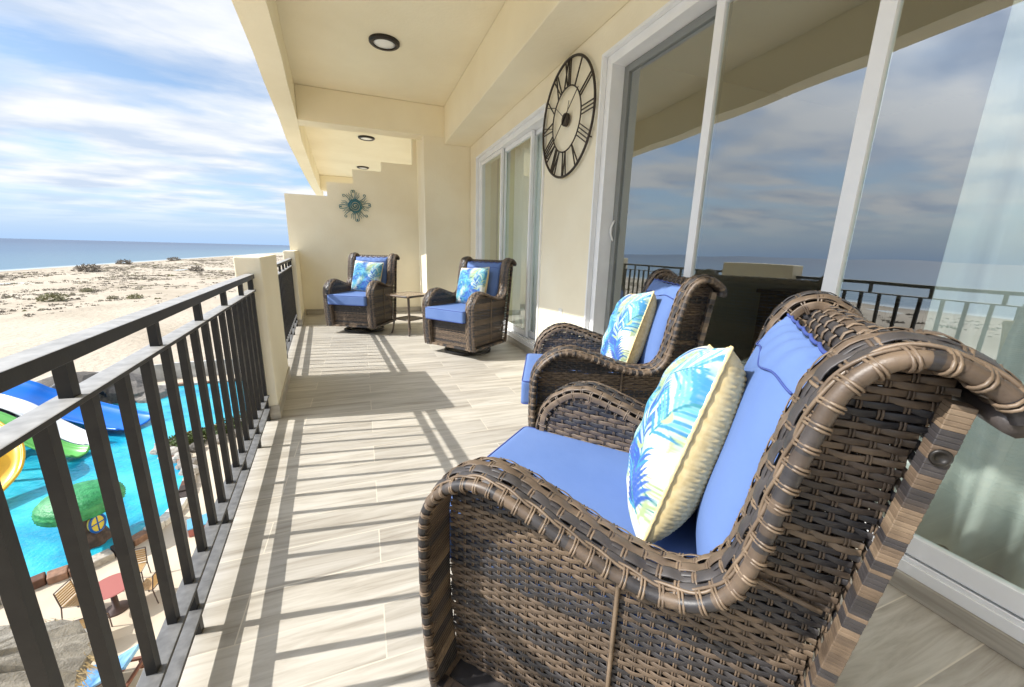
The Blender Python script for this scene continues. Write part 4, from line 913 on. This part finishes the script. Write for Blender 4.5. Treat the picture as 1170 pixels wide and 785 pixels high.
slide([(-16.6, 22.4, -5.9), (-15.45, 22.1, -6.2), (-14.6, 21.8, -6.6), (-13.15, 21.12, -7.4), (-12.3, 20.8, -7.75), (-11.7, 20.6, -7.8)], .8, plastic('green_fibreglass', (.13, .46, .10)), 'green water slide in front of the white slide')
slide([(-14.6, 20.3, -5.7), (-13.6, 19.6, -6.1), (-12.9, 19.0, -6.6), (-12.6, 18.2, -7.3), (-12.7, 17.2, -7.72), (-12.8, 16.6, -7.8)], .85, plastic('yellow_fibreglass', (.80, .44, .02)), 'yellow water slide ending nearest the mushroom fountain')
b = MB(); q = np.linspace(-1, 1, 30); A, B = np.meshgrid(q, q, indexing='ij'); Zt = .9*(1-.6*A**2-.5*B**2)+.14*np.sin(7*A+4*B)+.12*np.sin(5*B-9*A)+.05*np.sin(23*A*B+8*B)
b.grid(np.stack([A*1.5, B*.8, Zt], -1)); o = b.build('tarpaulin', noisy(mat('dark_tarpaulin', rough=.45), (.012, .016, .03), (.10, .12, .16), 3, 5), smooth=False); o.location = (-15.4, 26.6, -7.2); o.modifiers.new('t', 'SOLIDIFY').thickness = .02
tag(o, 'crumpled dark tarpaulin over the boulders behind the blue slide', 'tarpaulin')

# mushroom fountain
t = empty('mushroom_fountain', (-8.38, 14.25, GZ+.05)); t.scale = (.84, .84, .92); tag(t, 'green mushroom shaped fountain with a yellow window standing in the pool', 'fountain')
k = 72; pr = []
for s in np.linspace(0, 1, 26): a = s*math.pi/2*1.25; pr.append((1.13*math.sin(a)**.9 if a > 0 else 0, .52*math.cos(a)+1.55))
pr += [(.9, 1.30), (.35, 1.42), (.0, 1.42)]; pr = np.array(pr); n = len(pr)
an = np.arange(k)*2*math.pi/k; V = np.zeros((n, k, 3)); 
for i in range(n):
    bump = .03*np.abs(np.sin(an*18+(i % 2)*math.pi/2))*(8 < i < 26)*np.abs(math.sin(i*1.7)+.6); V[i, :, 0] = (pr[i, 0]+bump)*np.cos(an); V[i, :, 1] = (pr[i, 0]+bump)*np.sin(an); V[i, :, 2] = pr[i, 1]
b = MB(); b.add(V.reshape(-1, 3), [(i*k+q, (i+1)*k+q, (i+1)*k+(q+1) % k, i*k+(q+1) % k) for i in range(n-1) for q in range(k)])
b.build('cap', noisy(mat('green_fibreglass_cap', rough=.45), (.015, .19, .06), (.04, .30, .10), 6, 4, .6, 14, bdist=.04), t, smooth=True)
b = MB(); pr = [(.62, -.1), (.55, .12), (.40, .5), (.34, .9), (.38, 1.2), (.5, 1.45)]; b.lathe(pr, k=24, t=.3); V = b.V[0]; V[:, :2] *= (1+.08*np.sin(np.arctan2(V[:, 1], V[:, 0])*7))[:, None]; b.build('trunk', noisy(mat('brown_trunk', rough=.7), (.04, .022, .015), (.12, .07, .05), 6, 5, .6, 12), t, smooth=True)
dirn = np.array([8.42, -14.15]); dirn /= np.linalg.norm(dirn); w_ = empty('dummy') if False else None
ang = math.atan2(dirn[1], dirn[0])+R_(35)
b = MB(); aa = np.linspace(0, 2*math.pi, 25)[:-1]
def W3(y, z, x=.42): return (x*math.cos(ang)-y*math.sin(ang), x*math.sin(ang)+y*math.cos(ang), z)
b.tube([W3(.25*math.cos(q), .78+.30*math.sin(q)) for q in aa], .04, 6, closed=True); b.tube([W3(0, .48), W3(0, 1.08)], .025, 6); b.tube([W3(-.25, .78), W3(.25, .78)], .025, 6)
wf = b.build('window_frame', plastic('window_blue', (.01, .10, .40)), t, smooth=True)
b = MB(); b.add([W3(.25*math.cos(q), .78+.30*math.sin(q), .425) for q in aa]+[W3(.25*math.cos(q), .78+.30*math.sin(q), .30) for q in aa], [tuple(range(24))]+[(i, 24+i, 24+(i+1) % 24, (i+1) % 24) for i in range(24)]); b.build('pane', plastic('window_yellow', (.75, .58, .08)), wf)

# patio table and its four chairs
M['redtop'] = mat('red_table_top', (.33, .105, .09), .5); M['strap'] = mat('tan_chair_straps', (.42, .27, .12), .7); M['chairmetal'] = mat('brown_chair_metal', (.06, .035, .03), .5)
t = empty('patio_table', (-6.40, 11.12, GZ+.02)); tag(t, 'round red patio table on the beige terrace below', 'table')
b = MB(); b.lathe([(0, .70), (.44, .70), (.46, .712), (.44, .725), (0, .73)], k=36); b.build('tabletop', M['redtop'], t, smooth=False)
b = MB(); b.lathe([(0, 0), (.26, .0), (.24, .04), (.07, .08), (.055, .69), (0, .69)], k=16); b.build('pedestal', M['chairmetal'], t, smooth=True)
def patio_chair():
    t = empty('patio_chair'); 
    for sx in (-.22, .22):
        b = MB(); b.tube([(sx, .22, 0), (sx, .2, .43)], .014, 6); b.build('leg', M['chairmetal'], t)
        b = MB(); b.tube([(sx, -.26, 0), (sx, -.2, .43), (sx, -.27, .86)], .014, 6); b.build('leg', M['chairmetal'], t)
    b = MB(); b.tube([(-.22, .2, .43), (.22, .2, .43), (.22, -.2, .43), (-.22, -.2, .43)], .013, 6, closed=True); b.tube([(-.22, -.27, .86), (.22, -.27, .86)], .014, 6); b.build('frame', M['chairmetal'], t)
    b = MB(); [b.box(-.21, .21, -.19+.066*k, -.135+.066*k, .437, .445) for k in range(6)]; b.build('seat', M['strap'], t)
    b = MB(); 
    for k in range(6):
        z = .50+.06*k; y = -.2-.07*(z-.43)/.43; b.bar((-.21, y+.012, z), (.21, y+.012, z), .006, .05)
    b.build('backrest', M['strap'], t); return t
pcs = [(-7.13, 11.25, -100, 'tan strapped patio chair left of the red table'), (-6.42, 10.30, 10, 'tan strapped patio chair on the near side of the red table'), (-6.35, 11.98, 185, 'tan strapped patio chair on the far side of the red table'), (-5.72, 11.25, 80, 'tan strapped patio chair right of the red table')]
p0_ = patio_chair()
for i, (x, y, a, lb) in enumerate(pcs):
    c = p0_ if i == 0 else copy_tree(p0_); c.location = (x, y, GZ+.02); c.rotation_euler = (0, 0, R_(a)); tag(c, lb, 'chair', 'patio chairs around the red table')
t = empty('spool_table', (-6.35, 10.02, GZ+.02)); tag(t, 'small white cable spool table near the red patio table', 'table')
b = MB(); b.lathe([(0, .50), (.24, .50), (.25, .515), (.24, .54), (0, .54)], k=28); b.build('tabletop', M['white_plastic'], t)
b = MB(); b.lathe([(.16, .05), (.16, .50)], k=24); b.build('drum', M['white_plastic'], t, smooth=True)
b = MB(); b.lathe([(0, 0), (.24, 0), (.24, .05), (0, .05)], k=28); b.build('foot', M['white_plastic'], t)
# sun lounger
t = empty('sun_lounger', (-5.95, 8.93, GZ+.02), R_(-6)); tag(t, 'wooden sun lounger with blue mattress beside the thatched parasol', 'sun lounger')
M['towel'] = noisy(mat('blue_mattress', rough=.8), (.06, .20, .42), (.22, .42, .62), 4, 3); M['wood'] = mat('brown_wood', (.16, .06, .035), .6)
b = MB(); b.box(-1.0, .95, -.33, -.27, .22, .28); b.box(-1.0, .95, .27, .33, .22, .28); b.box(-1.0, -.94, -.27, .27, .22, .28); b.box(.89, .95, -.27, .27, .22, .28); b.bar((.32, -.24, .29), (.92, -.24, .62), .04, .04); b.bar((.32, .24, .29), (.92, .24, .62), .04, .04); b.build('frame', M['wood'], t, bevel=.004)
for sx in (-.9, .85):
    for sy in (-.29, .29): b = MB(); b.box(sx-.03, sx+.03, sy-.03, sy+.03, 0, .22); b.build('leg', M['wood'], t)
b = MB(); b.box(-.98, .32, -.26, .26, .285, .36); b.bar((.32, 0, .325), (.93, 0, .665), .52, .075); b.build('mattress', M['towel'], t, bevel=.015)

# thatched parasols
def palapa(x, y, r_, zt, h_, label, n=60):
    t = empty('thatched_parasol', (x, y, GZ+.02)); tag(t, label, 'thatched parasol'); z0 = zt-GZ
    rr = np.random.default_rng(int(abs(x*10))); k = n; pr = [(.02, z0+h_+.1), (.15, z0+h_), (r_*.4, z0+h_*.62), (r_*.75, z0+h_*.24), (r_, z0), (r_*.97, z0-.14), (r_*.6, z0+.08), (.05, z0+h_*.6)]
    an = np.arange(k)*2*math.pi/k; V = np.array([[(q*(1+.05*math.sin(a*9+i)+.025*rr.normal()*(i > 2)))*math.cos(a)for a in an] for i, (q, z) in enumerate(pr)])
    V = np.zeros((len(pr), k, 3))
    for i, (q, z) in enumerate(pr):
        rad = q*(1+.03*np.sin(an*9+i)+(.02*rr.normal(size=k) if i > 1 else 0)); V[i, :, 0] = rad*np.cos(an); V[i, :, 1] = rad*np.sin(an); V[i, :, 2] = z+.03*rr.normal(size=k)*(i > 1)
    b = MB(); b.add(V.reshape(-1, 3), [(i*k+(q+1) % k, i*k+q, (i+1)*k+q, (i+1)*k+(q+1) % k) for i in range(len(pr)-1) for q in range(k)]); b.build('roof', M['thatch'], t)
    b = MB()
    for _ in range(900):
        a = rr.uniform(0, 6.283); q = r_*rr.uniform(.90, 1.02); z = z0-.02+rr.uniform(-.02, .06); d = np.array([math.cos(a), math.sin(a), 0]); s_ = np.array([-d[1], d[0], 0]); p = d*q+[0, 0, z]; e = p+d*rr.uniform(.04, .16)+s_*rr.normal()*.05-[0, 0, rr.uniform(.08, .24)]
        b.add([p-s_*.012, p+s_*.012, e+s_*.004, e-s_*.004], [(0, 1, 2, 3)])
    b.build('fringe', M['fringe'], t)
    b = MB(); b.tube([(0, 0, 0), (.02, 0, z0+h_)], .07, 10); b.build('post', M['wood'], t, smooth=True)
palapa(-6.35, 7.05, 1.62, -5.82, .75, 'grey thatched parasol at the bottom left beside the blue lounger')
palapa(-27, 10.5, 2.2, -5.6, 1.3, 'farther thatched beach parasol mirrored faintly in the right glass pane')
palapa(-26, 5.2, 2.2, -5.6, 1.3, 'thatched beach parasol mirrored at the edge of the right glass pane')
# palm mirrored in the glass
for (x, y, h_, lb) in ((-25, 14.5, 3.2, 'short palm tree beside the beach parasols, mirrored in the glass'), (-24, 16.3, 2.6, 'lower palm next to the short palm, mirrored in the glass')):
    t = empty('palm_tree', (x, y, GZ)); tag(t, lb, 'palm tree'); b = MB(); b.tube([(0, 0, 0), (.1, .05, h_*.5), (.05, .1, h_)], [.16, .12, .11], 10, .2); b.build('trunk', M['scrub'], t, smooth=True, tint=True)
    b = MB(); rr = np.random.default_rng(int(h_*10))
    for k in range(15):
        a = k*2.4; P = [np.array([math.cos(a)*s*1.5, math.sin(a)*s*1.5, h_+.7*math.sin(s*2.2)*(.5+.5*rr.random())-.9*s*s]) for s in np.linspace(0, 1, 12)]
        for p in P[1:]:
            for sg in (-1, 1): e = p+np.array([math.cos(a+sg*1.0)*.42, math.sin(a+sg*1.0)*.42, -.16]); w2 = np.array([.03*math.cos(a), .03*math.sin(a), 0]); b.add([p-w2, p+w2, e], [(0, 1, 2)], float(rr.random()))
    b.build('crown', M['leaf'], t, tint=True)
# little agave and a box on the patio
t = empty('agave', (-4.78, 11.35, GZ+.02)); tag(t, 'tiny yellowish agave on the patio beside the building', 'plant')
b = MB()
for k in range(14): a = k*2.4; r_ = .12+.01*k; b.add([(0, 0, 0), (.5*r_*math.cos(a)-.02*math.sin(a), .5*r_*math.sin(a)+.02*math.cos(a), .22), (r_*1.3*math.cos(a), r_*1.3*math.sin(a), .40+.02*k), (.5*r_*math.cos(a)+.02*math.sin(a), .5*r_*math.sin(a)-.02*math.cos(a), .22)], [(0, 1, 2, 3)], .9)
b.build('leaves', M['leaf'], t, tint=True)
t = empty('storage_box', (-5.55, 13.95, GZ+.02), R_(20)); tag(t, 'low red box with light blue lid on the patio by the pool', 'box')
b = MB(); b.box(-.26, .26, -.3, .3, 0, .26); b.build('body', M['redtop'], t, bevel=.01); b = MB(); b.box(-.27, .27, -.31, .31, .262, .31); b.build('lid', plastic('light_blue', (.12, .36, .58)), t, bevel=.01)

# dune scrub
def height(x, y): 
    i = np.clip(np.searchsorted(xs, x)-1, 0, len(xs)-2); j = np.clip(np.searchsorted(ys, y)-1, 0, len(ys)-2); return Zg[i, j]
b = MB(); rr = np.random.default_rng(9); cnt = 0; VV = []; TT = []
while cnt < 9000:
    x = rr.uniform(-90, -24); y = rr.uniform(-160, 420) if cnt % 3 else rr.uniform(60, 260)
    dens = .5+.5*math.sin(x*.21+3*math.sin(y*.035))*math.sin(y*.11+x*.05); dens = dens**1.6
    if math.hypot(x, y) < 76+9*math.sin(x*.2) or rr.random() > dens: continue
    if x > -36 and rr.random() > .25: continue
    s = rr.uniform(.15, .55)*(1.7 if rr.random() < .08 else 1); z = height(x, y); tv = rr.uniform(0, .6) if rr.random() < .9 else 1.
    for k in range(9):
        a = rr.uniform(0, 6.28); l = s*rr.uniform(.4, 1.); px_ = x+rr.normal()*s*.5; py_ = y+rr.normal()*s*.5; dx, dy = math.cos(a)*l*.5, math.sin(a)*l*.5
        VV += [(px_-dx, py_-dy, z-.03), (px_+dx, py_+dy, z-.03), (px_+dx*.4+rr.normal()*.08, py_+dy*.4, z+s*rr.uniform(.2, .45))]; TT += [tv]*3
    cnt += 1
b.add(VV, [(3*i, 3*i+1, 3*i+2) for i in range(len(VV)//3)], np.array(TT)); o = b.build('dune_scrub', M['scrub'], tint=True); tag(o, 'sparse dry grey scrub scattered over the dunes', 'scrub', kind='stuff')
bu = [(-74.15, 150.2, 2.6, .2, 'largest dark round bush on the dunes near the shoreline'), (-44.65, 80.6, 1.5, 1., 'greenish low bush on the bare sand at the far left'), (-47.1, 93.8, .9, .9, 'small green bush behind the greenish low bush'), (-35.1, 81.4, 1.0, 1., 'yellow green low bush on the sand above the railing'),
      (-38.1, 81.8, .7, .8, 'small olive bush left of the yellow green bush'), (-52.2, 161.8, 2.0, .15, 'dark bush on the right part of the dunes'), (-86.8, 243, 2.4, .2, 'distant dark bush on the dune crest'), (-85.1, 194, 2.2, .2, 'dark bush on the dune crest left of the pillar')]
for i, (x, y, s, tv, lb) in enumerate(bu):
    t = empty('dune_bush', (x, y, float(height(x, y)))); tag(t, lb, 'bush', 'larger bushes on the dunes')
    b = MB(); leafy(b, (0, 0, s*.25), (s, s, s*.42), 420, s*.30, 50+i, (max(0, tv-.15), tv)); b.build('foliage', M['scrub'], t, tint=True)
